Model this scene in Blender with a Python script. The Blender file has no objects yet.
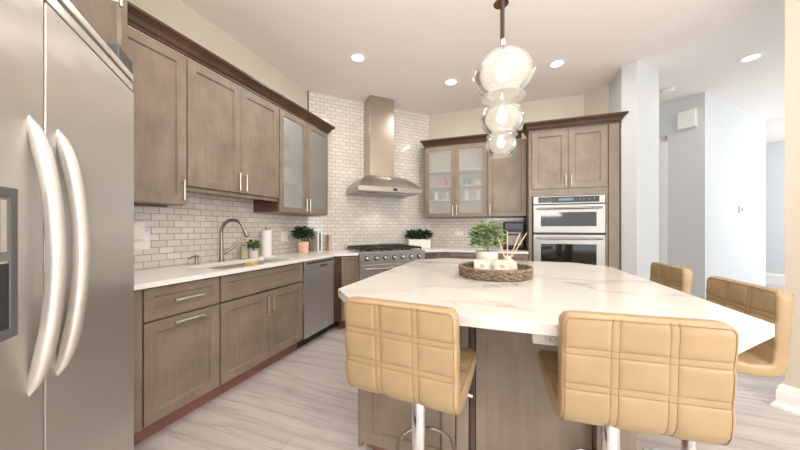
import bpy, bmesh, math, random
from mathutils import Vector, Matrix
random.seed(7)
SC = bpy.context.scene
COL = SC.collection
PI = math.pi
R = math.radians

# ------------------------------------------------------------------ camera
cam_d = bpy.data.cameras.new('camera')
cam = bpy.data.objects.new('camera', cam_d); COL.objects.link(cam)
cam.location = (2.46, 0.0, 1.21)
cam.rotation_euler = (R(90), 0, R(19.5))
cam_d.sensor_width = 36.0
cam_d.lens = 286.0 / 800 * 36
cam_d.shift_y = 3.3 / 800
cam_d.clip_start = 0.02
SC.camera = cam

# ------------------------------------------------------------------ world, lights, exposure
w = bpy.data.worlds.new('daylight'); SC.world = w; w.use_nodes = True
w.node_tree.nodes['Background'].inputs[0].default_value = (0.85, 0.93, 1.0, 1)
w.node_tree.nodes['Background'].inputs[1].default_value = 1.2
SC.view_settings.view_transform = 'Standard'
SC.view_settings.look = 'None'
SC.view_settings.gamma = 1.0
SC.view_settings.use_curve_mapping = False
SC.view_settings.exposure = 0.0

def area(name, loc, target, sx, sy, power, color):
    d = bpy.data.lights.new(name, 'AREA'); d.shape = 'RECTANGLE'; d.size = sx; d.size_y = sy
    d.energy = power; d.color = color
    o = bpy.data.objects.new(name, d); COL.objects.link(o); o.location = loc
    o.rotation_euler = (Vector(target) - Vector(loc)).to_track_quat('-Z', 'Y').to_euler()
    return o
# unseen fill panels added behind and beside the camera; then the hall daylight
area('rear_fill_light', (3.3, -3.55, 1.6), (2.6, 2.5, 1.9), 4.6, 2.3, 50, (1.0, 0.98, 0.96))  # stands in for an unseen window, added to brighten the room
area('side_fill_light', (6.45, -1.2, 1.6), (2.0, 2.6, 1.9), 3.0, 2.2, 190, (1.0, 0.98, 0.95))  # no window here; added to brighten the left wall and refrigerator
area('hall_daylight', (7.6, 4.6, 1.7), (4.6, 5.6, 1.7), 2.4, 2.4, 46, (0.90, 0.96, 1.0))
area('hall_end_fill', (8.6, 6.6, 1.8), (7.6, 8.2, 1.5), 1.4, 2.2, 60, (0.9, 0.96, 1.0))  # added to lift the dark far end of the hall
DOWN_W = 7.0
# upward fill panel added behind the camera to brighten the ceiling
area('ceiling_bounce_fill', (3.0, -1.1, 1.75), (3.0, -0.75, 3.06), 1.8, 1.8, 165, (1.0, 0.98, 0.96))

# ------------------------------------------------------------------ materials
def new_mat(name):
    m = bpy.data.materials.new(name); m.use_nodes = True
    return m, m.node_tree, m.node_tree.nodes['Principled BSDF']
def lk(nt, a, b): nt.links.new(a, b)
def srgb(r, g, b):
    f = lambda c: (c / 255 / 12.92) if c / 255 <= 0.04045 else ((c / 255 + 0.055) / 1.055) ** 2.4
    return (f(r), f(g), f(b), 1)
def coords(nt, scale=(1, 1, 1), kind='Object'):
    t = nt.nodes.new('ShaderNodeTexCoord'); mp = nt.nodes.new('ShaderNodeMapping')
    mp.inputs['Scale'].default_value = scale
    lk(nt, t.outputs[kind], mp.inputs['Vector']); return mp
def noise(nt, vec, scale, detail=4, rough=.5, dist=0):
    n = nt.nodes.new('ShaderNodeTexNoise'); n.inputs['Scale'].default_value = scale
    n.inputs['Detail'].default_value = detail; n.inputs['Roughness'].default_value = rough
    n.inputs['Distortion'].default_value = dist
    lk(nt, vec, n.inputs['Vector']); return n
def ramp(nt, fac, stops):
    r = nt.nodes.new('ShaderNodeValToRGB'); e = r.color_ramp.elements
    while len(e) < len(stops): e.new(0.5)
    for el, (p, c) in zip(e, stops): el.position = p; el.color = c
    lk(nt, fac, r.inputs['Fac']); return r
def bump(nt, height, strength, dist, bsdf):
    b = nt.nodes.new('ShaderNodeBump'); b.inputs['Strength'].default_value = strength
    b.inputs['Distance'].default_value = dist
    lk(nt, height, b.inputs['Height']); lk(nt, b.outputs['Normal'], bsdf.inputs['Normal']); return b
def plain(name, col, rough=.5, metal=0, spec=.5, coat=0, bumpscale=0, bumpd=.0005):
    m, nt, b = new_mat(name)
    c = coords(nt)
    n = noise(nt, c.outputs[0], bumpscale or 40, 3)
    k = tuple(min(1, x * 1.04) for x in col[:3]) + (1,); d = tuple(x * .96 for x in col[:3]) + (1,)
    r = ramp(nt, n.outputs['Fac'], [(.3, d), (.7, k)])
    lk(nt, r.outputs['Color'], b.inputs['Base Color'])
    b.inputs['Roughness'].default_value = rough; b.inputs['Metallic'].default_value = metal
    b.inputs['Specular IOR Level'].default_value = spec; b.inputs['Coat Weight'].default_value = coat
    if bumpscale: bump(nt, n.outputs['Fac'], .3, bumpd, b)
    return m
def wood(name, dark, mid, light, rough=.38, along='Z'):
    m, nt, b = new_mat(name)
    sc = {'Z': (14, 14, 1.1), 'X': (1.1, 14, 14)}[along]
    c = coords(nt, sc); c2 = coords(nt)
    n1 = noise(nt, c.outputs[0], 3.2, 6, .6, .4); n2 = noise(nt, c2.outputs[0], 5, 3, .5)
    mx = nt.nodes.new('ShaderNodeMath'); mx.operation = 'MULTIPLY_ADD'; mx.inputs[1].default_value = .36
    s2 = nt.nodes.new('ShaderNodeMath'); s2.operation = 'MULTIPLY'; s2.inputs[1].default_value = .64
    lk(nt, n2.outputs['Fac'], s2.inputs[0]); lk(nt, n1.outputs['Fac'], mx.inputs[0]); lk(nt, s2.outputs[0], mx.inputs[2])
    r = ramp(nt, mx.outputs[0], [(.28, dark), (.5, mid), (.72, light)])
    lk(nt, r.outputs['Color'], b.inputs['Base Color'])
    b.inputs['Roughness'].default_value = rough
    bump(nt, n1.outputs['Fac'], .08, .0006, b)
    return m
M = {}
M['wood'] = wood('taupe_stained_maple', srgb(116, 103, 91), srgb(135, 120, 106), srgb(152, 137, 122))
M['wood_x'] = wood('taupe_stained_maple_cross_grain', srgb(116, 103, 91), srgb(135, 120, 106), srgb(152, 137, 122), along='X')
M['crown'] = wood('dark_brown_moulding_wood', srgb(58, 39, 28), srgb(73, 50, 37), srgb(88, 62, 46), .35, 'X')
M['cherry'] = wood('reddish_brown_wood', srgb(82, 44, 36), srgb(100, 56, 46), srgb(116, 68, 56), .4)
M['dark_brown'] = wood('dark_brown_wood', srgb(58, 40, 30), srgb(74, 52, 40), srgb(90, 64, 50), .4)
M['toe'] = wood('reddish_toe_kick_wood', srgb(126, 84, 76), srgb(140, 98, 90), srgb(152, 110, 100), .35, 'X')
M['wood_dark'] = plain('dark_cabinet_gap', srgb(48, 38, 32), .6)
M['white_plastic'] = plain('white_plastic', srgb(236, 234, 228), .4)
M['white_ceramic'] = plain('white_ceramic', srgb(232, 228, 220), .3, spec=.6)
M['pink_ceramic'] = plain('blush_pink_ceramic', srgb(226, 186, 164), .45)
M['paper'] = plain('white_paper', srgb(240, 240, 238), .85, bumpscale=120, bumpd=.001)
M['cream_card'] = plain('cream_wax_candle_glass', srgb(222, 212, 194), .4)
M['label_card'] = plain('pale_label_paper', srgb(236, 230, 216), .6)
M['ink'] = plain('grey_ink', srgb(120, 112, 100), .6)
M['black'] = plain('black_enamel', srgb(20, 20, 21), .35)
M['iron'] = plain('cast_iron', srgb(30, 28, 27), .55, bumpscale=200)
M['black_glass'] = plain('black_oven_glass', srgb(12, 13, 15), .06, spec=.7)
M['dark_grey'] = plain('dark_grey_plastic', srgb(84, 84, 86), .4)
M['mid_grey'] = plain('grey_plastic', srgb(120, 118, 116), .45)
M['rubber'] = plain('black_rubber', srgb(24, 24, 24), .7)
M['chrome'] = plain('polished_chrome', srgb(225, 225, 228), .08, 1)
M['nickel'] = plain('brushed_nickel', srgb(206, 202, 197), .3, 1)
M['satin'] = plain('satin_silver_handle_metal', srgb(222, 219, 215), .38, .75)
M['gunmetal'] = plain('dark_brushed_nickel', srgb(158, 153, 147), .3, 1)
M['sink_steel'] = plain('grey_sink_steel', srgb(140, 137, 133), .4, .9)
M['panel_steel'] = plain('dull_steel_panel', srgb(150, 142, 134), .5, .8)
M['brass'] = plain('aged_brass', srgb(150, 112, 74), .3, 1)
M['leaf'] = plain('green_leaf', srgb(104, 132, 78), .5)
M['leaf_light'] = plain('pale_green_leaf', srgb(168, 188, 138), .5)
M['leaf_dark'] = plain('dark_green_leaf', srgb(48, 72, 40), .5)
M['soil'] = plain('dark_soil', srgb(56, 42, 32), .9)
M['reed'] = plain('natural_reed_stick', srgb(222, 202, 170), .7)
M['amber'] = plain('amber_brown_glass', srgb(132, 72, 42), .15)
M['sponge'] = plain('yellow_sponge', srgb(226, 190, 96), .9, bumpscale=200)
M['blue_cover'] = plain('navy_book_cover', srgb(62, 66, 92), .5)
M['copper_cover'] = plain('rose_speckled_cover', srgb(196, 168, 156), .5)
M['cup_pink'] = plain('pink_glaze', srgb(226, 130, 126), .3)
M['cup_blue'] = plain('blue_glaze', srgb(96, 138, 168), .3)
M['cup_teal'] = plain('teal_glaze', srgb(70, 164, 150), .3)
M['soap'] = plain('yellow_green_soap', srgb(214, 208, 150), .15)
M['orange'] = plain('orange_plastic', srgb(226, 150, 60), .4)
M['red'] = plain('red_indicator', srgb(190, 40, 34), .4)
M['stitch'] = plain('tan_thread', srgb(150, 112, 68), .8)
M['thread_dark'] = plain('brown_piping', srgb(136, 102, 64), .7)
M['inside'] = plain('pale_cabinet_interior', srgb(226, 218, 206), .5)

def steel(name, col, rough, axis, fine=.05, wave=.25):
    m, nt, b = new_mat(name)
    sc = {'X': (1.2, 60, 60), 'Z': (60, 60, 1.2)}[axis]
    c = coords(nt, sc); n = noise(nt, c.outputs[0], 12, 4, .6)
    c2 = coords(nt, (1.5, 1.5, 3.5)); n2 = noise(nt, c2.outputs[0], 1.6, 2)
    r = ramp(nt, n.outputs['Fac'], [(.3, tuple(x * .94 for x in col[:3]) + (1,)), (.7, col)])
    lk(nt, r.outputs['Color'], b.inputs['Base Color'])
    b.inputs['Metallic'].default_value = 1; b.inputs['Roughness'].default_value = rough
    b1 = nt.nodes.new('ShaderNodeBump'); b1.inputs['Strength'].default_value = wave; b1.inputs['Distance'].default_value = .02
    lk(nt, n2.outputs['Fac'], b1.inputs['Height'])
    b2 = nt.nodes.new('ShaderNodeBump'); b2.inputs['Strength'].default_value = fine; b2.inputs['Distance'].default_value = .0004
    lk(nt, n.outputs['Fac'], b2.inputs['Height']); lk(nt, b1.outputs['Normal'], b2.inputs['Normal'])
    lk(nt, b2.outputs['Normal'], b.inputs['Normal'])
    return m
M['steel'] = steel('brushed_stainless_steel', srgb(178, 174, 170), .34, 'X')
M['steel_fridge'] = steel('fine_brushed_refrigerator_steel', srgb(204, 201, 197), .33, 'X', 0.0, .25)
M['steel_fridge'].node_tree.nodes['Principled BSDF'].inputs['Metallic'].default_value = .86
nt_ = M['steel_fridge'].node_tree
tg_ = nt_.nodes.new('ShaderNodeTangent'); tg_.direction_type = 'RADIAL'; tg_.axis = 'X'
nt_.links.new(tg_.outputs[0], nt_.nodes['Principled BSDF'].inputs['Tangent'])
M['steel_fridge'].node_tree.nodes['Principled BSDF'].inputs['Anisotropic'].default_value = 1.0
M['steel_fridge'].node_tree.nodes['Principled BSDF'].inputs['Anisotropic Rotation'].default_value = .25
M['oven_steel'] = steel('oven_front_steel', srgb(150, 147, 143), .36, 'X')
M['steel_dark'] = steel('satin_stainless_steel', srgb(176, 170, 166), .32, 'X')
M['steel_v'] = steel('vertical_brushed_steel', srgb(186, 176, 164), .3, 'Z')

def quartz(name, base, vein, scale, amount):
    m, nt, b = new_mat(name)
    c = coords(nt, (1, 1.6, 1)); n = noise(nt, c.outputs[0], scale, 5, .55, .9)
    a = nt.nodes.new('ShaderNodeMath'); a.operation = 'SUBTRACT'; a.inputs[1].default_value = .5
    ab = nt.nodes.new('ShaderNodeMath'); ab.operation = 'ABSOLUTE'
    lk(nt, n.outputs['Fac'], a.inputs[0]); lk(nt, a.outputs[0], ab.inputs[0])
    n2 = noise(nt, c.outputs[0], 1.3, 2)
    mk = ramp(nt, n2.outputs['Fac'], [(.42, (0, 0, 0, 1)), (.62, (1, 1, 1, 1))])
    v = ramp(nt, ab.outputs[0], [(0, (1, 1, 1, 1)), (.014, (.3, .3, .3, 1)), (.06, (0, 0, 0, 1))])
    mu = nt.nodes.new('ShaderNodeMath'); mu.operation = 'MULTIPLY'
    lk(nt, v.outputs['Color'], mu.inputs[0]); lk(nt, mk.outputs['Color'], mu.inputs[1])
    mu2 = nt.nodes.new('ShaderNodeMath'); mu2.operation = 'MULTIPLY'; mu2.inputs[1].default_value = amount
    lk(nt, mu.outputs[0], mu2.inputs[0])
    mix = nt.nodes.new('ShaderNodeMix'); mix.data_type = 'RGBA'
    mix.inputs['A'].default_value = base; mix.inputs['B'].default_value = vein
    lk(nt, mu2.outputs[0], mix.inputs['Factor']); lk(nt, mix.outputs['Result'], b.inputs['Base Color'])
    b.inputs['Roughness'].default_value = .16; b.inputs['Specular IOR Level'].default_value = .45
    return m
M['quartz'] = quartz('veined_white_quartz', srgb(216, 213, 208), srgb(150, 140, 124), .9, .85)
M['quartz_plain'] = quartz('white_quartz', srgb(238, 238, 236), srgb(206, 208, 208), 1.6, .4)

def tile_mat():
    m, nt, b = new_mat('glossy_subway_tile')
    t = nt.nodes.new('ShaderNodeTexCoord'); sp = nt.nodes.new('ShaderNodeSeparateXYZ'); cb = nt.nodes.new('ShaderNodeCombineXYZ')
    lk(nt, t.outputs['Object'], sp.inputs[0]); lk(nt, sp.outputs['X'], cb.inputs['X']); lk(nt, sp.outputs['Z'], cb.inputs['Y'])
    br = nt.nodes.new('ShaderNodeTexBrick'); lk(nt, cb.outputs[0], br.inputs['Vector'])
    br.inputs['Scale'].default_value = 1; br.inputs['Brick Width'].default_value = .1046
    br.inputs['Row Height'].default_value = .0508; br.inputs['Mortar Size'].default_value = .0025
    br.inputs['Mortar Smooth'].default_value = .25; br.inputs['Bias'].default_value = 0
    br.inputs['Color1'].default_value = srgb(224, 218, 211); br.inputs['Color2'].default_value = srgb(212, 205, 197)
    br.inputs['Mortar'].default_value = srgb(146, 139, 132)
    lk(nt, br.outputs['Color'], b.inputs['Base Color'])
    rr = ramp(nt, br.outputs['Fac'], [(0, (.1, .1, .1, 1)), (1, (.7, .7, .7, 1))]); lk(nt, rr.outputs['Color'], b.inputs['Roughness'])
    inv = nt.nodes.new('ShaderNodeMath'); inv.operation = 'SUBTRACT'; inv.inputs[0].default_value = 1
    lk(nt, br.outputs['Fac'], inv.inputs[1]); bump(nt, inv.outputs[0], .5, .002, b)
    return m
M['tile'] = tile_mat()

def floor_mat():
    m, nt, b = new_mat('grey_washed_oak_planks')
    c = coords(nt)
    br = nt.nodes.new('ShaderNodeTexBrick'); lk(nt, c.outputs[0], br.inputs['Vector'])
    br.inputs['Scale'].default_value = 1; br.inputs['Brick Width'].default_value = 2.1; br.inputs['Row Height'].default_value = .125
    br.inputs['Mortar Size'].default_value = .0012; br.inputs['Mortar Smooth'].default_value = .2; br.offset = .37
    br.inputs['Color1'].default_value = srgb(219, 214, 212); br.inputs['Color2'].default_value = srgb(206, 200, 199)
    br.inputs['Mortar'].default_value = srgb(160, 151, 147)
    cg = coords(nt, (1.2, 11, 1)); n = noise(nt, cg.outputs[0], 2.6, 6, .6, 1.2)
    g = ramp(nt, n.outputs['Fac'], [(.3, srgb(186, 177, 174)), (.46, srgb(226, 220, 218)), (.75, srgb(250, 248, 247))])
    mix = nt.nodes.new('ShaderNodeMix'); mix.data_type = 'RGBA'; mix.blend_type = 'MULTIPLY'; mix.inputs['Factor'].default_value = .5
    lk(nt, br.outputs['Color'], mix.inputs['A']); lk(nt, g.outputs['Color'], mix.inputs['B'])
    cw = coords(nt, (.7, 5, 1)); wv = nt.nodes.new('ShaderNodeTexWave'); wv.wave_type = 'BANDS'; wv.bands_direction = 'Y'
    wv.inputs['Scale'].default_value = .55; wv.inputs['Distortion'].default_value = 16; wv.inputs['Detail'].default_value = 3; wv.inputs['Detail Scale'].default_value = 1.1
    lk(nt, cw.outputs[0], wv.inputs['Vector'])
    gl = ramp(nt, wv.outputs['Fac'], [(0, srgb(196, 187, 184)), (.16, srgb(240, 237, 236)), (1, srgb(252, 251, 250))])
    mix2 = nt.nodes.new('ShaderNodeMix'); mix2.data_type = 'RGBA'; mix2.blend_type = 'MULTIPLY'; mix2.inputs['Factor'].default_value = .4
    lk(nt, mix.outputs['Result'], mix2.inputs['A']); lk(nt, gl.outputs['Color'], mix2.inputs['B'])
    lk(nt, mix2.outputs['Result'], b.inputs['Base Color']); b.inputs['Roughness'].default_value = .4
    bump(nt, n.outputs['Fac'], .1, .001, b)
    return m
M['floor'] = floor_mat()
M['paint'] = plain('warm_beige_wall_paint', srgb(203, 194, 178), .8, bumpscale=150, bumpd=.0006)
M['paint_hall'] = plain('pale_grey_wall_paint', srgb(211, 213, 214), .75, bumpscale=150, bumpd=.0006)
M['ceiling'] = plain('ceiling_paint', srgb(240, 233, 227), .9, bumpscale=150, bumpd=.0005)
M['trim'] = plain('white_gloss_trim_paint', srgb(238, 238, 236), .35)

def leather_mat():
    m, nt, b = new_mat('tan_leather')
    c = coords(nt); n = noise(nt, c.outputs[0], 6, 3); v = noise(nt, c.outputs[0], 420, 2)
    r = ramp(nt, n.outputs['Fac'], [(.3, srgb(160, 137, 104)), (.7, srgb(173, 149, 113))])
    lk(nt, r.outputs['Color'], b.inputs['Base Color']); b.inputs['Roughness'].default_value = .36
    bump(nt, v.outputs['Fac'], .12, .0006, b)
    return m
M['leather'] = leather_mat()

def basket_mat():
    m, nt, b = new_mat('grey_brown_wicker')
    c = coords(nt); n = noise(nt, c.outputs[0], 60, 4)
    r = ramp(nt, n.outputs['Fac'], [(.3, srgb(92, 78, 62)), (.5, srgb(132, 116, 96)), (.75, srgb(170, 154, 134))])
    lk(nt, r.outputs['Color'], b.inputs['Base Color']); b.inputs['Roughness'].default_value = .75
    return m
M['wicker'] = basket_mat()

def emit(name, col, strength):
    m = bpy.data.materials.new(name); m.use_nodes = True; nt = m.node_tree; nt.nodes.clear()
    e = nt.nodes.new('ShaderNodeEmission'); o = nt.nodes.new('ShaderNodeOutputMaterial')
    e.inputs[0].default_value = col; e.inputs[1].default_value = strength; lk(nt, e.outputs[0], o.inputs[0]); return m
M['lamp'] = emit('lit_lamp_lens', (1, .98, .95, 1), 4)
M['bulb'] = emit('lit_filament_bulb', (1, .86, .64, 1), 7)
M['led_violet'] = emit('violet_indicator_light', (.45, .35, 1, 1), 2.5)
M['display'] = emit('pale_oven_display', (.55, .7, .8, 1), .6)

def glassy(name, trans, body, gloss, tint=(1, 1, 1, 1), bodycol=(.92, .93, .9, 1), seeds=0):
    """clear + milky + reflective glass"""
    m = bpy.data.materials.new(name); m.use_nodes = True; nt = m.node_tree; nt.nodes.clear()
    o = nt.nodes.new('ShaderNodeOutputMaterial')
    t = nt.nodes.new('ShaderNodeBsdfTransparent'); t.inputs[0].default_value = tint
    d = nt.nodes.new('ShaderNodeBsdfDiffuse'); d.inputs[0].default_value = bodycol
    tl = nt.nodes.new('ShaderNodeBsdfTranslucent'); tl.inputs[0].default_value = bodycol
    g = nt.nodes.new('ShaderNodeBsdfGlossy'); g.inputs['Roughness'].default_value = gloss
    m1 = nt.nodes.new('ShaderNodeMixShader'); m1.inputs[0].default_value = .5
    lk(nt, d.outputs[0], m1.inputs[1]); lk(nt, tl.outputs[0], m1.inputs[2])
    m2 = nt.nodes.new('ShaderNodeMixShader'); m2.inputs[0].default_value = body
    lk(nt, t.outputs[0], m2.inputs[1]); lk(nt, m1.outputs[0], m2.inputs[2])
    fr = nt.nodes.new('ShaderNodeLayerWeight'); fr.inputs['Blend'].default_value = .22
    m3 = nt.nodes.new('ShaderNodeMixShader')
    lk(nt, fr.outputs['Fresnel'], m3.inputs[0]); lk(nt, m2.outputs[0], m3.inputs[1]); lk(nt, g.outputs[0], m3.inputs[2])
    lk(nt, m3.outputs[0], o.inputs[0])
    if seeds:
        c = coords(nt); v = nt.nodes.new('ShaderNodeTexVoronoi'); v.inputs['Scale'].default_value = seeds
        lk(nt, c.outputs[0], v.inputs['Vector'])
        r = ramp(nt, v.outputs['Distance'], [(.0, (.85, .85, .85, 1)), (.28, (body, body, body, 1)), (1, (body * .7,) * 3 + (1,))])
        lk(nt, r.outputs['Color'], m2.inputs[0])
        b = nt.nodes.new('ShaderNodeBump'); b.inputs['Strength'].default_value = .25; b.inputs['Distance'].default_value = .002
        lk(nt, v.outputs['Distance'], b.inputs['Height'])
        for n in (d, g, tl, fr): lk(nt, b.outputs['Normal'], n.inputs['Normal'])
    return m
M['seeded'] = glassy('seeded_pendant_glass', 1, .56, .12, bodycol=(.68, .68, .64, 1), seeds=190)
M['frosted'] = glassy('frosted_cabinet_glass', 1, .26, .22, bodycol=(.93, .95, .94, 1))
M['clear'] = glassy('clear_bottle_glass', 1, .25, .05)

# ------------------------------------------------------------------ mesh helpers
def NB(): return bmesh.new()
def box(bm, x0, x1, y0, y1, z0, z1, mat=None):
    vs = [bm.verts.new((x, y, z)) for z in (z0, z1) for y in (y0, y1) for x in (x0, x1)]
    if mat is not None:
        for v in vs: v.co = mat @ v.co
    for f in ((0, 2, 3, 1), (4, 5, 7, 6), (0, 1, 5, 4), (2, 6, 7, 3), (0, 4, 6, 2), (1, 3, 7, 5)):
        bm.faces.new([vs[i] for i in f])
    return bm
def prism(bm, poly, z0, z1):
    a = sum(poly[i][0] * poly[(i + 1) % len(poly)][1] - poly[(i + 1) % len(poly)][0] * poly[i][1] for i in range(len(poly)))
    if a < 0: poly = poly[::-1]
    lo = [bm.verts.new((x, y, z0)) for x, y in poly]; hi = [bm.verts.new((x, y, z1)) for x, y in poly]
    n = len(poly)
    bm.faces.new(lo[::-1]); bm.faces.new(hi)
    for i in range(n): bm.faces.new((lo[i], lo[(i + 1) % n], hi[(i + 1) % n], hi[i]))
    return bm
def lathe(bm, prof, seg=32, cx=0, cy=0, cap=True, sx=1, sy=1):
    rings = []
    for r, z in prof:
        rings.append([bm.verts.new((cx + sx * r * math.cos(2 * PI * k / seg), cy + sy * r * math.sin(2 * PI * k / seg), z)) for k in range(seg)])
    for a, b in zip(rings, rings[1:]):
        for k in range(seg): bm.faces.new((a[k], a[(k + 1) % seg], b[(k + 1) % seg], b[k]))
    if cap:
        bm.faces.new(rings[0][::-1]); bm.faces.new(rings[-1])
    return bm
def cyl(bm, cx, cy, z0, z1, r, seg=24): return lathe(bm, [(r, z0), (r, z1)], seg, cx, cy)
def tube(bm, pts, rad, seg=10, closed=False, flat=1.0):
    pts = [Vector(p) for p in pts]; n = len(pts)
    rads = rad if isinstance(rad, (list, tuple)) else [rad] * n
    rings = []; prev = None
    for i, p in enumerate(pts):
        if closed: t = pts[(i + 1) % n] - pts[i - 1]
        else: t = pts[min(i + 1, n - 1)] - pts[max(i - 1, 0)]
        t.normalize()
        if prev is None:
            u = t.cross(Vector((0, 0, 1)))
            if u.length < .05: u = t.cross(Vector((1, 0, 0)))
        else: u = prev - t * prev.dot(t)
        u.normalize(); v = t.cross(u); prev = u
        rings.append([bm.verts.new(p + (u * math.cos(2 * PI * k / seg) + v * flat * math.sin(2 * PI * k / seg)) * rads[i]) for k in range(seg)])
    m = n if closed else n - 1
    for i in range(m):
        a, b = rings[i], rings[(i + 1) % n]
        for k in range(seg): bm.faces.new((a[k], a[(k + 1) % seg], b[(k + 1) % seg], b[k]))
    if not closed: bm.faces.new(rings[0][::-1]); bm.faces.new(rings[-1])
    return bm
def sweep(bm, path, prof):
    """profile of (outward, z) swept along a 2-D path with mitred corners; outward = right of travel"""
    n = len(path); rings = []
    for i in range(n):
        p = Vector(path[i])
        d1 = (Vector(path[i]) - Vector(path[i - 1])).normalized() if i else None
        d2 = (Vector(path[i + 1]) - Vector(path[i])).normalized() if i < n - 1 else None
        n1 = Vector((d1.y, -d1.x)) if d1 else None; n2 = Vector((d2.y, -d2.x)) if d2 else None
        if n1 is None: m = n2
        elif n2 is None: m = n1
        else:
            m = (n1 + n2).normalized(); m = m / max(.2, m.dot(n1))
        rings.append([bm.verts.new((p.x + m.x * o, p.y + m.y * o, z)) for o, z in prof])
    k = len(prof)
    for a, b in zip(rings, rings[1:]):
        for j in range(k): bm.faces.new((a[j], a[(j + 1) % k], b[(j + 1) % k], b[j]))
    bm.faces.new(rings[0][::-1]); bm.faces.new(rings[-1])
    return bm
def ob(name, bm, mat, parent=None, smooth=False, bevel=0, bseg=2, loc=None, rz=None):
    bmesh.ops.recalc_face_normals(bm, faces=bm.faces[:])
    me = bpy.data.meshes.new(name); bm.to_mesh(me); bm.free()
    o = bpy.data.objects.new(name, me); COL.objects.link(o)
    me.materials.append(M[mat] if isinstance(mat, str) else mat)
    if smooth:
        for p in me.polygons: p.use_smooth = True
        try: me.set_sharp_from_angle(angle=R(38))
        except Exception: pass
    if bevel:
        md = o.modifiers.new('edge', 'BEVEL'); md.width = bevel; md.segments = bseg; md.limit_method = 'ANGLE'; md.angle_limit = R(40)
    if parent is not None: o.parent = parent
    if loc is not None: o.location = loc
    if rz is not None: o.rotation_euler = (0, 0, rz)
    return o
def tag(o, label, cat, group=None):
    o['label'] = label; o['category'] = cat
    if group: o['group'] = group
    return o
def thing(name, label, cat, loc=(0, 0, 0), rz=0, group=None):
    o = bpy.data.objects.new(name, None); o.empty_display_size = .1; COL.objects.link(o)
    o.location = loc; o.rotation_euler = (0, 0, rz)
    return tag(o, label, cat, group)
def struct(name, bm, mat, parent=None, **k):
    o = ob(name, bm, mat, parent, **k)
    if parent is None: o['kind'] = 'structure'
    return o
def copy_tree(root, loc, rz, label, group=None):
    r = root.copy(); COL.objects.link(r); r.location = loc; r.rotation_euler = (0, 0, rz); r['label'] = label
    for ch in list(root.children):
        c = ch.copy(); COL.objects.link(c); c.parent = r
        for g in list(ch.children):
            d = g.copy(); COL.objects.link(d); d.parent = c
    return r
S = .70710678
def wallpt(a, off):  # point on the angled corner wall: distance along it, distance in front of it
    return (a * S + off * S, 3.225 + a * S - off * S)
LEFT, DIAG, BACK, FRI = R(90), R(45), 0.0, R(135)
CEIL = 3.06

# ------------------------------------------------------------------ room shell
struct('floor', box(NB(), -.3, 11.5, -3.8, 12.0, -.1, 0), 'floor')
struct('ceiling', box(NB(), -.3, 11.5, -3.8, 12.0, CEIL, CEIL + .1), 'ceiling')
struct('wall_left', prism(NB(), [(0, .69), (0, 3.225), (-.14, 3.28), (-.14, .64)], 0, CEIL), 'paint')
struct('wall_refrigerator', prism(NB(), [(0, .69), (1.75, -1.06), (1.65, -1.16), (-.14, .64)], 0, CEIL), 'paint')
struct('wall_corner', prism(NB(), [(0, 3.225), (1.345, 4.57), (1.29, 4.71), (-.14, 3.28)], 0, CEIL), 'paint')
struct('wall_back', prism(NB(), [(1.345, 4.57), (3.537, 4.57), (3.6, 4.71), (1.29, 4.71)], 0, CEIL), 'paint')
struct('wall_return', prism(NB(), [(3.537, 4.57), (3.76, 4.347), (3.9, 4.45), (3.6, 4.71)], 0, CEIL), 'paint')
struct('wall_column', prism(NB(), [(3.866, 3.833), (4.2, 4.167), (3.9, 4.45), (3.76, 4.347), (3.76, 3.939)], 0, CEIL), 'paint_hall')
struct('wall_hall', prism(NB(), [(5.067, 5.041), (3.2, 6.908), (3.2, 7.1), (5.067, 5.24)], 0, CEIL), 'paint_hall')
struct('wall_hall_right', prism(NB(), [(5.067, 5.041), (6.72, 6.694), (6.62, 6.80), (5.067, 5.24)], 0, CEIL), 'paint_hall')
struct('wall_far', prism(NB(), [(4.8, 11.6), (11.4, 5.0), (11.5, 5.1), (4.9, 11.7)], 0, CEIL), 'paint_hall')
struct('wall_jamb', prism(NB(), [(4.26, 2.68), (6.55, .39), (6.65, .49), (4.36, 2.78)], 0, CEIL), 'paint')
struct('wall_right', box(NB(), 6.55, 6.65, -3.7, .45, 0, CEIL), 'paint')
# rear wall with a wide window opening (behind the camera)
bm = NB()
box(bm, .9, 6.65, -3.75, -3.62, 0, .35); box(bm, .9, 6.65, -3.75, -3.62, 2.85, CEIL)
box(bm, .6, .9, -3.75, -3.62, 0, CEIL); box(bm, 5.7, 6.65, -3.75, -3.62, .35, 2.85)
struct('wall_rear', bm, 'paint')
bm = NB()
for x0, x1, z0, z1 in ((.9, 5.7, .35, .42), (.9, 5.7, 2.78, 2.85), (.9, .97, .42, 2.78), (5.63, 5.7, .42, 2.78), (2.46, 2.54, .42, 2.78), (4.06, 4.14, .42, 2.78)):
    box(bm, x0, x1, -3.74, -3.66, z0, z1)
struct('window_1', bm, 'trim')
struct('wall_rear_left', prism(NB(), [(1.75, -1.06), (.75, -3.7), (.6, -3.7), (1.65, -1.16)], 0, CEIL), 'paint')
# baseboards
bp = [(0, 0), (.05, 0), (.05, .018), (.038, .03), (.032, .05), (.032, .115), (.026, .122), (.026, .135), (.022, .15), (.012, .158), (0, .158)]
bm = sweep(NB(), [(4.36, 2.78), (4.26, 2.68), (6.5, .44)], bp); struct('baseboard_jamb', bm, 'trim')
sb = [(0, 0), (.016, 0), (.016, .11), (.008, .13), (0, .14)]
struct('baseboard_hall', sweep(NB(), [(3.2, 6.908), (5.067, 5.041), (6.72, 6.694)], [(o, z) for o, z in sb]), 'trim')
struct('baseboard_far', sweep(NB(), [(4.8, 11.6), (11.4, 5.0)], [(o, z) for o, z in [(0, 0), (.02, 0), (.02, .2), (.01, .23), (0, .24)]]), 'trim')
struct('baseboard_column', sweep(NB(), [(3.866, 3.833), (4.2, 4.167)], sb), 'trim')
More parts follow.
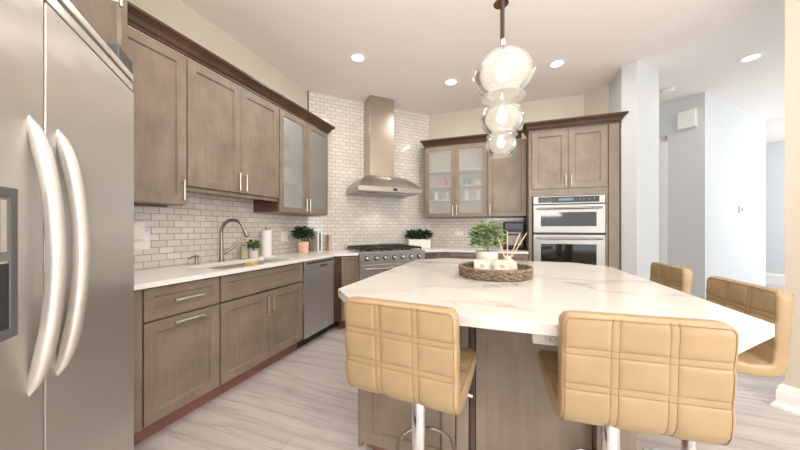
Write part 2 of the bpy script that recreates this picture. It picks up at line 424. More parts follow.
# door casing and door on the hall wall
o = NB()
def hall(d, off):  # along the left hall wall from the corner, distance in front
    return (5.067 - d * S - off * S, 5.041 + d * S - off * S)
for d0, d1, z0, z1 in ((.40, .48, 0, 2.58), (1.32, 1.40, 0, 2.58), (.40, 1.40, 2.50, 2.58)):
    prism(o, [hall(d0, 0), hall(d1, 0), hall(d1, .025), hall(d0, .025)], z0, z1)
struct('trim_1', o, 'trim')
struct('door_1', prism(NB(), [hall(.48, 0), hall(1.32, 0), hall(1.32, .012), hall(.48, .012)], .01, 2.5), 'trim')
# subway tile backsplashes
def tile_panel(name, length, z0, z1, loc, rz):
    struct(name, box(NB(), 0, length, -.008, 0, z0, z1), 'tile', loc=loc, rz=rz)
tile_panel('wall_tile_left', 2.46, .914, 1.56, (0, .76, 0), LEFT)
tile_panel('wall_tile_corner', 1.902, .85, CEIL, (0, 3.225, 0), DIAG)
tile_panel('wall_tile_back', 1.44, .914, 1.40, (1.345, 4.57, 0), BACK)
struct('trim_2', box(NB(), -.004, .008, -.014, 0, 1.37, CEIL), 'wood_dark', loc=(0, 3.225, 0), rz=DIAG)

# ------------------------------------------------------------------ cabinet builders (local: X right, Y into the wall, Z up)
def shaker(bm, x0, x1, z0, z1, y=-.02, t=.02, rail=.062, depth=.013):
    """one door face: stiles, rails, sloped lip and recessed field"""
    xi0, xi1, zi0, zi1 = x0 + rail, x1 - rail, z0 + rail, z1 - rail
    b = .006; yf, yb, yp = y, y + t, y + depth
    def q(*c): bm.faces.new([bm.verts.new(p) for p in c])
    o = [(x0, yf, z0), (x1, yf, z0), (x1, yf, z1), (x0, yf, z1)]
    i = [(xi0, yf, zi0), (xi1, yf, zi0), (xi1, yf, zi1), (xi0, yf, zi1)]
    r = [(xi0 + b, yp, zi0 + b), (xi1 - b, yp, zi0 + b), (xi1 - b, yp, zi1 - b), (xi0 + b, yp, zi1 - b)]
    bk = [(x0, yb, z0), (x1, yb, z0), (x1, yb, z1), (x0, yb, z1)]
    for k in range(4):
        j = (k + 1) % 4
        q(o[k], o[j], i[j], i[k]); q(i[k], i[j], r[j], r[k]); q(o[j], o[k], bk[k], bk[j])
    q(*r); q(*bk[::-1])
    bmesh.ops.remove_doubles(bm, verts=bm.verts[:], dist=1e-5)
    return bm
def open_frame(bm, x0, x1, z0, z1, y=-.02, t=.02, rail=.055):
    box(bm, x0, x0 + rail, y, y + t, z0, z1); box(bm, x1 - rail, x1, y, y + t, z0, z1)
    box(bm, x0 + rail, x1 - rail, y, y + t, z0, z0 + rail); box(bm, x0 + rail, x1 - rail, y, y + t, z1 - rail, z1)
    return bm
def bar(parent, p0, p1, out=.03, r=.0066, mat='nickel'):
    """bar pull between two points on a face, standing off towards -Y"""
    p0, p1 = Vector(p0), Vector(p1); d = (p1 - p0).normalized(); o = Vector((0, -out, 0))
    bm = NB(); tube(bm, [p0 + o, p1 + o], r, 10)
    for p in (p0 + d * .018, p1 - d * .018): tube(bm, [p, p + o], r * .85, 8)
    return ob('handle', bm, mat, parent, smooth=True)
def door(parent, x0, x1, z0, z1, hp=None, mat='wood', rail=.062, name='door'):
    d = ob(name, shaker(NB(), x0, x1, z0, z1, rail=rail), mat, parent, bevel=.0015)
    if hp: bar(d, (hp[0], -.02, hp[1]), (hp[2], -.02, hp[3]))
    return d
def glass_door(parent, x0, x1, z0, z1, hp):
    d = ob('door', open_frame(NB(), x0, x1, z0, z1), 'wood', parent, bevel=.002)
    ob('glass_pane', box(NB(), x0 + .05, x1 - .05, -.012, -.008, z0 + .05, z1 - .05), 'frosted', d)
    bar(d, (hp[0], -.02, hp[1]), (hp[2], -.02, hp[3]))
    return d
def hollow(bm, w_, dp, z0, z1, t=.018):
    box(bm, 0, t, .008, dp, z0, z1); box(bm, w_ - t, w_, .008, dp, z0, z1)
    box(bm, t, w_ - t, .008, dp, z0, z0 + t); box(bm, t, w_ - t, .008, dp, z1 - t, z1); box(bm, t, w_ - t, dp - .01, dp, z0 + t, z1 - t)
    return bm

def bright_lining(w_, dp):  # pale liner added so the interior looks brighter behind the glass
    bm = box(NB(), .018, w_ - .018, dp - .014, dp - .01, 1.393, 2.412)
    box(bm, .018, .021, .004, dp - .014, 1.393, 2.412); box(bm, w_ - .021, w_ - .018, .004, dp - .014, 1.393, 2.412)
    box(bm, .021, w_ - .021, .004, dp - .014, 1.393, 1.3945); box(bm, .021, w_ - .021, .004, dp - .014, 2.409, 2.412)
    return bm
# ---------------------------------------------- left run: upper cabinets
UX = .35
def up_loc(y): return (UX - .02, y, 0)
DP = UX - .02 - .009
t = thing('upper_cabinet', 'taupe single-door wall cabinet at the left end, next to the steel refrigerator', 'cabinet', up_loc(.90), LEFT, 'taupe wall cabinets on the sink wall')
ob('body', box(NB(), 0, .514, .012, DP, 1.375, 2.43), 'wood', t, bevel=.002)
door(t, .003, .511, 1.378, 2.425, (.479, 1.385 + .02, .479, 1.385 + .165))
t = thing('upper_cabinet', 'taupe double-door wall cabinet mounted higher, directly above the sink faucet', 'cabinet', up_loc(1.416), LEFT, 'taupe wall cabinets on the sink wall')
ob('body', box(NB(), 0, .896, .012, DP, 1.505, 2.43), 'wood', t, bevel=.002)
door(t, .004, .446, 1.515, 2.425, (.416, 1.53, .416, 1.68)); door(t, .450, .893, 1.515, 2.425, (.482, 1.53, .482, 1.68))
ob('light_rail', box(NB(), 0, .896, .002, .03, 1.48, 1.505), 'wood', t, bevel=.002)
tl = thing('glass_cabinet', 'taupe wall cabinet with tall frosted glass doors at the hood end of the sink wall', 'cabinet', up_loc(2.318), LEFT)
W2 = .852
ob('body', hollow(NB(), W2, DP, 1.375, 2.43), 'wood', tl)
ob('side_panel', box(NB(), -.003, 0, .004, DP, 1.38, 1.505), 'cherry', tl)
bm = NB()
for z in (1.70, 1.95, 2.19): box(bm, .018, W2 - .018, .02, DP - .01, z, z + .016)
ob('shelf', bm, 'inside', tl)
ob('bright_lining', bright_lining(W2, DP), 'inside', tl)
glass_door(tl, .004, .424, 1.378, 2.425, (.397, 1.40, .397, 1.55)); glass_door(tl, .428, .849, 1.378, 2.425, (.457, 1.40, .457, 1.55))
# crown over the left run
cp = [(0, 2.43), (.012, 2.43), (.012, 2.448), (.022, 2.456), (.034, 2.482), (.056, 2.506), (.066, 2.512), (.066, 2.53), (0, 2.53)]
cr = ob('crown_moulding', sweep(NB(), [(UX, .92), (UX, 3.173), (.02, 3.173)], cp), 'crown')
tag(cr, 'dark brown crown moulding along the top of the sink wall cabinets', 'moulding')
bm = box(NB(), 0, .22, 0, .06, 1.360, 1.372)
o = tag(ob('under_cabinet_light', bm, 'dark_grey', loc=(.20, 1.16, 0.003), rz=LEFT, bevel=.002), 'slim dark light bar under the wall cabinet next to the refrigerator', 'light')

# ---------------------------------------------- left run: base cabinets
BX = .61
FX = BX - .02
def carcass(parent, w_, dp, z0=.105, z1=.884, mat='wood'):
    ob('body', box(NB(), 0, w_, .012, dp, z0, z1), mat, parent)
    ob('toe_kick', box(NB(), 0, w_, .055, .075, 0, z0), 'toe', parent)
BD = FX - .01
t = thing('base_filler_panel', 'narrow plain wood filler panel between refrigerator and drawer cabinet', 'panel', (FX, .775, 0), LEFT)
ob('panel', box(NB(), 0, .229, -.018, BD, .105, .884), 'wood', t); ob('toe_kick', box(NB(), 0, .229, .055, .075, 0, .105), 'toe', t)
t = thing('base_cabinet', 'taupe base cabinet with one drawer over a pull-out front, nearest the refrigerator', 'cabinet', (FX, 1.006, 0), LEFT, 'taupe base cabinets on the sink wall')
carcass(t, .458, BD)
d = ob('drawer', shaker(NB(), .006, .452, .692, .872, rail=.05), 'wood_x', t, bevel=.0015); bar(d, (.15, -.02, .782), (.325, -.02, .782))
d = ob('pull_out_front', shaker(NB(), .006, .452, .112, .680), 'wood', t, bevel=.0015); bar(d, (.15, -.02, .648), (.325, -.02, .648))
t = thing('base_cabinet', 'taupe sink base cabinet with two doors and a false drawer front, below the faucet', 'cabinet', (FX, 1.464, 0), LEFT, 'taupe base cabinets on the sink wall')
ob('body', hollow(NB(), .886, BD, .105, .884), 'wood', t)
ob('toe_kick', box(NB(), 0, .886, .055, .075, 0, .105), 'toe', t)
ob('false_drawer_front', shaker(NB(), .006, .88, .692, .872, rail=.05), 'wood_x', t, bevel=.0015)
door(t, .006, .441, .112, .680, (.413, .49, .413, .64)); door(t, .445, .88, .112, .680, (.473, .49, .473, .64))
# dishwasher
t = thing('dishwasher', 'stainless steel dishwasher between the sink cabinet and the corner', 'dishwasher', (FX, 2.354, 0), LEFT)
ob('body', box(NB(), .005, .53, .01, BD, .10, .876), 'dark_grey', t)
ob('door', box(NB(), .004, .532, -.028, .01, .105, .78), 'steel_fridge', t, bevel=.004)
c = ob('control_strip', box(NB(), .004, .532, -.034, .01, .785, .872), 'steel_fridge', t, bevel=.006)
ob('handle_recess', box(NB(), .03, .51, -.0345, -.02, .845, .862), 'black', c)
ob('badge', box(NB(), .26, .36, -.0352, -.03, .80, .818), 'black', c)
ob('red_indicator', box(NB(), .34, .39, -.0358, -.03, .80, .818), 'red', c)
ob('toe_kick', box(NB(), .0, .536, .06, .08, 0, .10), 'black', t)
# narrow corner cabinet turned towards the range
x1, y1 = wallpt(.490, .662)
e0 = (BX, BX + 3.225 - .662 / S)
t = thing('corner_cabinet', 'narrow angled base cabinet with a small knob between dishwasher and range', 'cabinet')
poly = [(BX - .02, 2.893), (BX - .004, 2.893), (e0[0] - .01, e0[1] + .02), (x1 - .014, y1 + .014), wallpt(.490, .02), (.02, 3.22), (.02, 2.893)]
ob('body', prism(NB(), poly, .105, .884), 'dark_brown', t)
bm = shaker(NB(), 0, .20, .112, .872, rail=.035)
dd = ob('door', bm, 'wood', t, bevel=.0015, loc=(x1 - .20 * S - .003, y1 - .20 * S + .003, 0), rz=DIAG)
kb = NB(); lathe(kb, [(.004, 0), (.004, .015), (.011, .02), (.011, .026), (.004, .03)], 14)
bmesh.ops.rotate(kb, cent=(0, 0, 0), matrix=Matrix.Rotation(R(90), 3, 'X'), verts=kb.verts[:])
bmesh.ops.translate(kb, vec=(.1, -.02, .84), verts=kb.verts[:])
ob('knob', kb, 'brass', dd, smooth=True)
ob('toe_kick', box(NB(), -.21, .0, .055, .07, 0, .105), 'cherry', t, loc=(x1, y1, 0), rz=DIAG)
# countertop with sink cut-out
SX0, SX1, SY0, SY1 = .17, .57, 1.51, 2.29
bm = NB()
rfl = wallpt(.490, .70); rbl = wallpt(.490, .009)
e1 = (.645, .645 + 3.225 - .70 / S)
for poly in ([(.009, .77), (.645, .77), (.645, SY0), (.009, SY0)], [(.009, SY0), (SX0, SY0), (SX0, SY1), (.009, SY1)],
             [(SX1, SY0), (.645, SY0), (.645, SY1), (SX1, SY1)], [(.009, SY1), (.645, SY1), e1, rfl, rbl, (.009, 3.225)]):
    prism(bm, poly, .884, .914)
bmesh.ops.remove_doubles(bm, verts=bm.verts[:], dist=1e-4)
tag(ob('countertop', bm, 'quartz_plain'), 'white quartz countertop along the sink wall, with sink cut-out', 'countertop')
# sink
t = thing('sink', 'undermount stainless double-bowl sink set in the white countertop', 'sink', (0, 0, 0))
def bowl(y0, y1):
    bm = NB(); z0, z1 = .70, .8838; g = .012
    def ring(i, z): return [bm.verts.new(p) for p in ((SX0 - .008 + i, y0 + i, z), (SX1 + .008 - i, y0 + i, z), (SX1 + .008 - i, y1 - i, z), (SX0 - .008 + i, y1 - i, z))]
    rs = [ring(-.0, z1), ring(.008, z1), ring(.02, z0 + .01), ring(.03, z0), ]
    for a, b in zip(rs, rs[1:]):
        for k in range(4): bm.faces.new((a[k], a[(k + 1) % 4], b[(k + 1) % 4], b[k]))
    bm.faces.new(rs[-1]); return bm
ym = SY0 + .36
ob('bowl', bowl(SY0 - .008, ym), 'sink_steel', t); ob('bowl', bowl(ym, SY1 + .008), 'sink_steel', t)
sp = NB(); box(sp, -.035, .035, -.05, .05, 0, .03)
tag(ob('sponge', sp, 'sponge', bevel=.008, loc=(.40, ym + .06, .884), rz=.3), 'yellow sponge sitting at the divider of the sink', 'sponge')
# faucet
t = thing('faucet', 'brushed nickel gooseneck faucet with side lever behind the sink', 'faucet', (.105, 1.874, .914), 0)
bm = NB(); lathe(bm, [(.028, 0), (.028, .008), (.02, .014), (.017, .05), (.016, .12), (.0145, .2)], 20); ob('base', bm, 'gunmetal', t, smooth=True)
pts = [(0, 0, .19)]
dv = Vector((.95, .30, 0))
for k in range(0, 15):
    a = PI - k / 14 * R(160)
    c_ = .105 + .105 * math.cos(a); pts.append((dv.x * c_, dv.y * c_, .255 + .115 * math.sin(a)))
bm = NB(); tube(bm, pts, .014, 14); ob('spout', bm, 'gunmetal', t, smooth=True)
p0 = Vector(pts[-1]); d_ = (Vector(pts[-1]) - Vector(pts[-2])).normalized()
bm = NB(); tube(bm, [p0 - d_ * .005, p0 + d_ * .02, p0 + d_ * .075, p0 + d_ * .08], [.0155, .018, .022, .016], 14); ob('spray_head', bm, 'gunmetal', t, smooth=True)
bm = NB(); tube(bm, [(0, .012, .07), (.01, .045, .085), (.03, .075, .11), (.06, .115, .165)], [.014, .014, .012, .009], 10); ob('lever', bm, 'gunmetal', t, smooth=True)
# soap pump
t = thing('soap_dispenser', 'low built-in nickel soap pump on the counter, left of the faucet', 'soap dispenser', (.09, 1.665, .914), 0)
bm = NB(); lathe(bm, [(.024, 0), (.024, .006), (.015, .01), (.013, .05), (.017, .055), (.017, .072), (.005, .076)], 16); ob('base', bm, 'gunmetal', t, smooth=True)
bm = NB(); tube(bm, [(.0, 0, .064), (.03, -.05, .066), (.05, -.095, .056)], [.009, .008, .006], 8); ob('nozzle', bm, 'gunmetal', t, smooth=True)
# soap bottle
t = thing('soap_bottle', 'clear soap bottle with orange top beside the faucet', 'bottle', (.12, 2.104, .914), 0)
bm = NB(); lathe(bm, [(.034, 0), (.036, .01), (.036, .10), (.03, .125), (.013, .138), (.013, .15)], 18); ob('body', bm, 'clear', t, smooth=True)
bm = NB(); lathe(bm, [(.03, .006), (.032, .01), (.032, .075)], 18); ob('liquid', bm, 'soap', t, smooth=True)
bm = NB(); lathe(bm, [(.014, .15), (.014, .165), (.005, .168), (.005, .185), (.01, .187), (.01, .195)], 14); tube(bm, [(0, 0, .19), (.02, -.02, .188), (.035, -.03, .18)], .004, 8); ob('pump_top', bm, 'orange', t, smooth=True)
# foliage builder
def leaves(bm, n, cz, rx, rz_, size, up=.5, seed=1, base=0.0):
    rnd = random.Random(seed)
    for _ in range(n):
        th = rnd.uniform(0, 2 * PI); ph = math.acos(rnd.uniform(-.55, 1)); rr = rnd.uniform(.35, 1) ** .6
        p = Vector((rx * rr * math.sin(ph) * math.cos(th), rx * rr * math.sin(ph) * math.sin(th), cz + rz_ * rr * math.cos(ph)))
        d = Vector((math.cos(th), math.sin(th), rnd.uniform(-.3, 1) * up + .2)).normalized()
        sde = d.cross(Vector((rnd.uniform(-.4, .4), rnd.uniform(-.4, .4), 1))).normalized(); nn = sde.cross(d)
        L = size * rnd.uniform(.7, 1.25); W = L * .32
        c = [p, p + d * L * .35 + sde * W + nn * .002, p + d * L * .75 + sde * W * .7, p + d * L - nn * L * .12, p + d * L * .75 - sde * W * .7, p + d * L * .35 - sde * W + nn * .002, p + d * L * .5 - nn * L * .06]
        v = [bm.verts.new(x) for x in c]
        for a, b in ((0, 1), (1, 2), (2, 3), (3, 4), (4, 5), (5, 0)): bm.faces.new((v[6], v[a], v[b]))
    return bm
def stems(bm, n, z0, z1, r, seed=3):
    rnd = random.Random(seed)
    for k in range(n):
        a = rnd.uniform(0, 2 * PI); q = r * rnd.uniform(.3, 1)
        tube(bm, [(q * .25 * math.cos(a), q * .25 * math.sin(a), z0), (q * .6 * math.cos(a), q * .6 * math.sin(a), (z0 + z1) / 2), (q * math.cos(a), q * math.sin(a), z1)], .002, 5)
    return bm
def potted(name, label, loc, prof, potmat, leafmat, nl, cz, rx, rzz, size, seed, soilz, soilr, group=None, leaf2=None):
    t = thing(name, label, 'plant', loc, 0, group)
    ob('pot', lathe(NB(), prof, 28), potmat, t, smooth=True)
    ob('soil', lathe(NB(), [(soilr, soilz - .004), (soilr, soilz)], 20), 'soil', t)
    ob('stems', stems(NB(), 12, soilz - .003, cz + rzz * .6, rx * .7, seed), leafmat, t)
    ob('foliage', leaves(NB(), nl, cz, rx, rzz, size, seed=seed), leafmat, t)
    if leaf2: ob('pale_foliage', leaves(NB(), nl // 2, cz + .01, rx, rzz, size, seed=seed + 9), leaf2, t)
    return t
potted('potted_succulent', 'small green plant in a white pot between soap bottle and paper towel', (.14, 2.195, .914),
       [(.034, 0), (.04, .004), (.042, .075), (.038, .078), (.036, .066)], 'white_ceramic', 'leaf', 90, .12, .035, .055, .04, 5, .066, .036, leaf2='leaf_light')
# paper towel
t = thing('paper_towel_holder', 'white paper towel roll standing on a round holder by the tile wall', 'paper towel', (.125, 2.373, .914), 0)
ob('base', lathe(NB(), [(.085, 0), (.085, .008), (.08, .012)], 28), 'white_ceramic', t, smooth=True)
ob('roll', lathe(NB(), [(.018, .012), (.05, .012), (.05, .275), (.018, .275)], 28, cap=False), 'paper', t, smooth=True)
ob('post', lathe(NB(), [(.008, .012), (.008, .29), (.012, .295), (.004, .305)], 12), 'nickel', t, smooth=True)
potted('potted_plant', 'bushy dark green plant in a blush pink pot under the glass cabinet', (.19, 2.887, .914),
       [(.055, 0), (.062, .004), (.068, .135), (.062, .138), (.06, .12)], 'pink_ceramic', 'leaf_dark', 130, .21, .075, .09, .075, 11, .12, .06, leaf2='leaf')
t = thing('book', 'upright white book with a dark navy spine beside the pink pot', 'book', (.215, 3.135, .914), R(60))
ob('cover', box(NB(), -.03, .03, -.075, .075, 0, .252), 'white_plastic', t, bevel=.002)
ob('spine_band', box(NB(), -.012, .012, -.0768, -.0752, .01, .242), 'blue_cover', t)
bm = NB(); box(bm, -.02, .02, -.06, .06, 0, .21)
tag(ob('book', bm, 'copper_cover', loc=(.285, 3.285, .914), rz=R(55), bevel=.003), 'pale rose book standing behind the white one on the counter', 'book')
t = thing('amber_bottle', 'amber brown bottle behind the pink potted plant', 'bottle', (.09, 3.10, .914), 0)
ob('body', lathe(NB(), [(.032, 0), (.034, .005), (.034, .12), (.014, .15), (.014, .17)], 18), 'amber', t, smooth=True)
ob('cap', lathe(NB(), [(.016, .17), (.016, .195)], 14), 'black', t, smooth=True)
# wall plates
def duplex(parent, x, z, vert=True):
    for dz in (-.02, .02):
        bm = NB()
        cx, cz = (x, z + dz) if vert else (x + dz, z)
        box(bm, cx - .006, cx - .003, -.0075, -.005, cz - .003, cz + .007); box(bm, cx + .003, cx + .006, -.0075, -.005, cz - .003, cz + .007)
        box(bm, cx - .0015, cx + .0015, -.0075, -.005, cz - .010, cz - .006)
        ob('outlet_slots', bm, 'dark_grey', parent)
t = thing('light_switch', 'white switch plate on the tile between paper towel and pink pot', 'switch', (.008, 2.773, 0), LEFT)
ob('plate', box(NB(), -.058, .058, -.006, 0, 1.06, 1.175), 'white_plastic', t, bevel=.003)
ob('rocker', box(NB(), -.04, -.01, -.0085, -.005, 1.085, 1.15), 'white_plastic', t, bevel=.001); ob('rocker', box(NB(), .01, .04, -.0085, -.005, 1.085, 1.15), 'white_plastic', t, bevel=.001)
t = thing('wall_outlet', 'white double outlet plate on tile beside the refrigerator', 'outlet', (.008, 1.29, 0), LEFT)
ob('plate', box(NB(), -.085, .085, -.006, 0, 1.055, 1.185), 'white_plastic', t, bevel=.003); duplex(t, -.03, 1.10)
t = thing('night_light', 'white plug-in night light with violet glow in the outlet by the refrigerator', 'night light', (.014, 1.27, 0), LEFT)
ob('body', box(NB(), -.06, .05, -.045, -.0005, 1.13, 1.265), 'white_plastic', t, bevel=.008)
ob('glow_strip', box(NB(), .0502, .0525, -.03, -.006, 1.19, 1.25), 'led_violet', t)
t = thing('wall_outlet', 'white horizontal outlet on the back tile wall behind the island basket', 'outlet', (1.83, 4.562, 0), BACK)
ob('plate', box(NB(), -.06, .06, -.006, 0, 1.095, 1.165), 'white_plastic', t, bevel=.003); duplex(t, -.025, 1.13); duplex(t, .025, 1.13)

# ---------------------------------------------- range and hood on the angled wall
ox, oy = wallpt(.497, .0)
RO = (ox + .70 * S, oy - .70 * S, 0)   # front left corner, local Y = into the wall
t = thing('range', 'wide stainless gas range with black grates and a row of knobs, in the angled corner', 'stove', RO, DIAG)
RW, RD = .908, .685
ob('body', box(NB(), 0, RW, .02, RD, .10, .905), 'steel_fridge', t)
ob('cooktop', box(NB(), 0, RW, -.03, RD, .905, .922), 'steel_fridge', t, bevel=.006)
ob('back_guard', box(NB(), 0, RW, RD - .035, RD, .922, .985), 'steel_fridge', t, bevel=.003)
p = ob('control_panel', box(NB(), 0, RW, -.02, .02, .775, .905), 'steel_fridge', t, bevel=.004)
for k in range(7):
    kb = NB(); lathe(kb, [(.022, .004), (.02, .03), (.012, .034)], 20)
    box(kb, -.003, .003, -.02, .02, .03, .037)
    bmesh.ops.rotate(kb, cent=(0, 0, 0), matrix=Matrix.Rotation(R(90), 3, 'X'), verts=kb.verts[:])
    bmesh.ops.translate(kb, vec=(.095 + k * .12, -.02, .842), verts=kb.verts[:]); kn = ob('knob', kb, 'nickel', t, smooth=True)
    kb = NB(); lathe(kb, [(.031, 0), (.031, .004), (.027, .006)], 20)
    bmesh.ops.rotate(kb, cent=(0, 0, 0), matrix=Matrix.Rotation(R(90), 3, 'X'), verts=kb.verts[:])
    bmesh.ops.translate(kb, vec=(.095 + k * .12, -.02, .842), verts=kb.verts[:]); ob('bezel', kb, 'black', kn, smooth=True)
dd = ob('oven_door', box(NB(), .006, RW - .006, -.025, .02, .20, .765), 'steel_fridge', t, bevel=.005)
ob('window', box(NB(), .16, RW - .16, -.0265, -.02, .34, .62), 'black_glass', dd)
bar(dd, (.05, -.025, .715), (RW - .05, -.025, .715), .05, .013, 'steel')
ob('kick_panel', box(NB(), .006, RW - .006, .03, .06, .0, .19), 'black', t)
for gx in range(3):
    bm = NB(); x0 = .03 + gx * .284; x1 = x0 + .278
    for xx in (x0, (x0 + x1) / 2 - .006, x1 - .012): box(bm, xx, xx + .016, .03, RD - .06, .942, .966)
    for yy in (.03, .18, .335, .49, RD - .072): box(bm, x0, x1, yy, yy + .016, .942, .966)
    for xx in (x0, x1 - .014):
        for yy in (.03, RD - .074): box(bm, xx, xx + .014, yy, yy + .014, .922, .95)
    for yy in (.16, .47): lathe(bm, [(.045, .924), (.045, .938), (.03, .942)], 16, (x0 + x1) / 2, yy)
    ob('grate', bm, 'iron', t)
# hood
HX = .970
ox, oy = wallpt(HX, .009)
t = thing('range_hood', 'stainless chimney range hood with curved canopy on the tiled corner wall', 'range hood', (ox, oy, 0), DIAG)
ob('chimney', box(NB(), -.182, .182, -.262, 0, 1.93, CEIL - .001), 'steel_v', t, bevel=.003)
bm = NB()
N = 16; top = []; bot = []
prof = []
HWID, HD = .452, .60
# curved canopy: cross-section widens down along a concave arch
rings = []
for i in range(N + 1):
    u = i / N
    z = 1.94 - .20 * u ** 1.0
    s_ = math.sin(u * PI / 2)
    k = 1 - math.cos(u * PI / 2)
    f = .35 * s_ + .65 * u
    hx = .178 + (HWID - .178) * (u ** .95); dy = .262 + (HD - .262) * (u ** .95)
    z = 1.745 + .20 * (1 - u ** 1.7)
    rings.append([bm.verts.new(c) for c in ((-hx, 0, z), (hx, 0, z), (hx, -dy, z), (-hx, -dy, z))])
for a, b in zip(rings, rings[1:]):
    for k in range(4): bm.faces.new((a[k], a[(k + 1) % 4], b[(k + 1) % 4], b[k]))
bm.faces.new(rings[0])
ob('canopy', bm, 'steel', t, smooth=True)
bm = NB(); box(bm, -HWID, HWID, -HD, -HD + .012, 1.685, 1.745); box(bm, -HWID, -HWID + .012, -HD + .012, 0, 1.685, 1.745); box(bm, HWID - .012, HWID, -HD + .012, 0, 1.685, 1.745)
rim = ob('control_rim', bm, 'steel', t, bevel=.002)
ob('display', box(NB(), .02, .075, -HD - .0015, -HD, 1.70, 1.732), 'black', rim)
for k in (-.16, -.12, -.08, -.04, .13, .17, .21):
    bm = NB(); lathe(bm, [(.005, 0), (.005, .003)], 10)
    bmesh.ops.rotate(bm, cent=(0, 0, 0), matrix=Matrix.Rotation(R(90), 3, 'X'), verts=bm.verts[:]); bmesh.ops.translate(bm, vec=(k, -HD, 1.716), verts=bm.verts[:])
    ob('button', bm, 'dark_grey', rim)
ob('filter_panel', box(NB(), -HWID + .012, HWID - .012, -HD + .012, -.002, 1.69, 1.70), 'steel_dark', t)
bm = NB(); tube(bm, [(-.36, -.54, 1.672), (.36, -.54, 1.672)], .006, 8)
for x in (-.36, .36): tube(bm, [(x, -.54, 1.672), (x, -.54, 1.69)], .005, 8)
ob('rail', bm, 'chrome', t, smooth=True)

# ---------------------------------------------- back run
t = thing('base_cabinet', 'wood base cabinet under the back counter, mostly hidden behind the island', 'cabinet', (1.80, 3.945, 0), BACK)
carcass(t, .98, .615)
ob('drawer', shaker(NB(), .004, .60, .70, .872, rail=.045), 'wood_x', t, bevel=.0015); ob('drawer', shaker(NB(), .604, .976, .70, .872, rail=.045), 'wood_x', t, bevel=.0015)
door(t, .004, .3, .112, .69); door(t, .304, .6, .112, .69); door(t, .604, .976, .112, .69)
rfr = wallpt(1.409, .70); rbr = wallpt(1.409, .009)
e2 = (3.925 - 3.225 + .70 / S, 3.925)
t = thing('corner_cabinet', 'dark angled base cabinet between the range and the back counter', 'cabinet')
ia = wallpt(1.411, .66); ib = wallpt(1.411, .03)
ob('body', prism(NB(), [ia, (1.655, 3.955), (1.796, 3.965), (1.796, 4.55), (1.36, 4.55), ib], .105, .884), 'wood', t)
ob('drawer_front', box(NB(), .01, .20, -.02, 0, .70, .872), 'dark_grey', t, loc=(ia[0], ia[1], 0), rz=DIAG)
ob('toe_kick', prism(NB(), [wallpt(1.42, .58), (1.63, 4.02), (1.79, 4.02), (1.79, 4.06), (1.6, 4.06), wallpt(1.42, .54)], 0, .105), 'toe', t)
bm = prism(NB(), [rfr, e2, (2.783, 3.925), (2.783, 4.561), (1.349, 4.561), rbr], .884, .914)
tag(ob('countertop', bm, 'quartz_plain', bevel=.003), 'white quartz countertop along the back wall beside the ovens', 'countertop')
UY = 4.224
t = tb = thing('glass_cabinet', 'taupe wall cabinet with two glass doors showing cups, on the back wall', 'cabinet', (1.367, UY + .02, 0), BACK)
BDP = 4.561 - UY - .02
ob('body', hollow(NB(), .904, BDP, 1.375, 2.43), 'wood', t)
bm = NB()
for z in (1.62, 1.83, 2.06): box(bm, .018, .886, .02, BDP - .01, z, z + .016)
ob('shelf', bm, 'inside', t)
ob('bright_lining', bright_lining(.904, BDP), 'inside', t)
glass_door(t, .004, .450, 1.378, 2.425, (.422, 1.40, .422, 1.55)); glass_door(t, .454, .900, 1.378, 2.425, (.482, 1.40, .482, 1.55))
t = thing('upper_cabinet', 'taupe single-door wall cabinet on the back wall left of the ovens', 'cabinet', (2.273, UY + .02, 0), BACK)
ob('body', box(NB(), 0, .512, 0, BDP, 1.375, 2.43), 'wood', t, bevel=.002)
door(t, .004, .508, 1.378, 2.425, (.036, 1.40, .036, 1.55))
cr = ob('crown_moulding', sweep(NB(), [(1.367, 4.55), (1.367, UY), (2.72, UY)], cp), 'crown')
bmr = cr.data
tag(cr, 'brown crown moulding along the top of the back wall glass cabinet', 'moulding')
# tall oven cabinet
TY = 3.954
t = thing('oven_cabinet', 'tall taupe cabinet housing the double oven, with two doors above', 'cabinet', (2.79, TY + .02, 0), BACK)
tw = .955; tb_ = 4.565 - TY - .02
bm = NB()
prism(bm, [(0, 0), (.04, 0), (.04, tb_), (0, tb_)], .1, 2.43)
prism(bm, [(.828, 0), (tw, 0), (tw, .345), (.828, .345)], .1, 2.43)
prism(bm, [(.04, 0), (.828, 0), (.828, .34), (.745, .55), (.04, tb_)], 1.612, 2.43)
prism(bm, [(.04, 0), (.828, 0), (.828, .34), (.745, .55), (.04, tb_)], .1, .40)
ob('body', bm, 'wood', t)
ob('toe_kick', box(NB(), 0, tw, .05, .07, 0, .1), 'toe', t)
door(t, .035, .434, 1.70, 2.42, (.406, 1.72, .406, 1.86), rail=.07); door(t, .438, .84, 1.70, 2.42, (.466, 1.72, .466, 1.86), rail=.07)
door(t, .06, .434, .115, .39); door(t, .438, .81, .115, .39)
ob('side_stile', box(NB(), .852, tw, -.02, 0, .1, 2.43), 'wood', t, bevel=.002)
ob('face_frame', box(NB(), 0, .852, -.008, 0, 1.612, 1.695), 'wood_x', t)
cr = ob('crown_moulding', sweep(NB(), [(2.79, UY), (2.79, TY), (3.75, TY), (3.75, TY + .004)], cp), 'crown')
tag(cr, 'brown crown moulding on top of the tall oven cabinet', 'moulding')
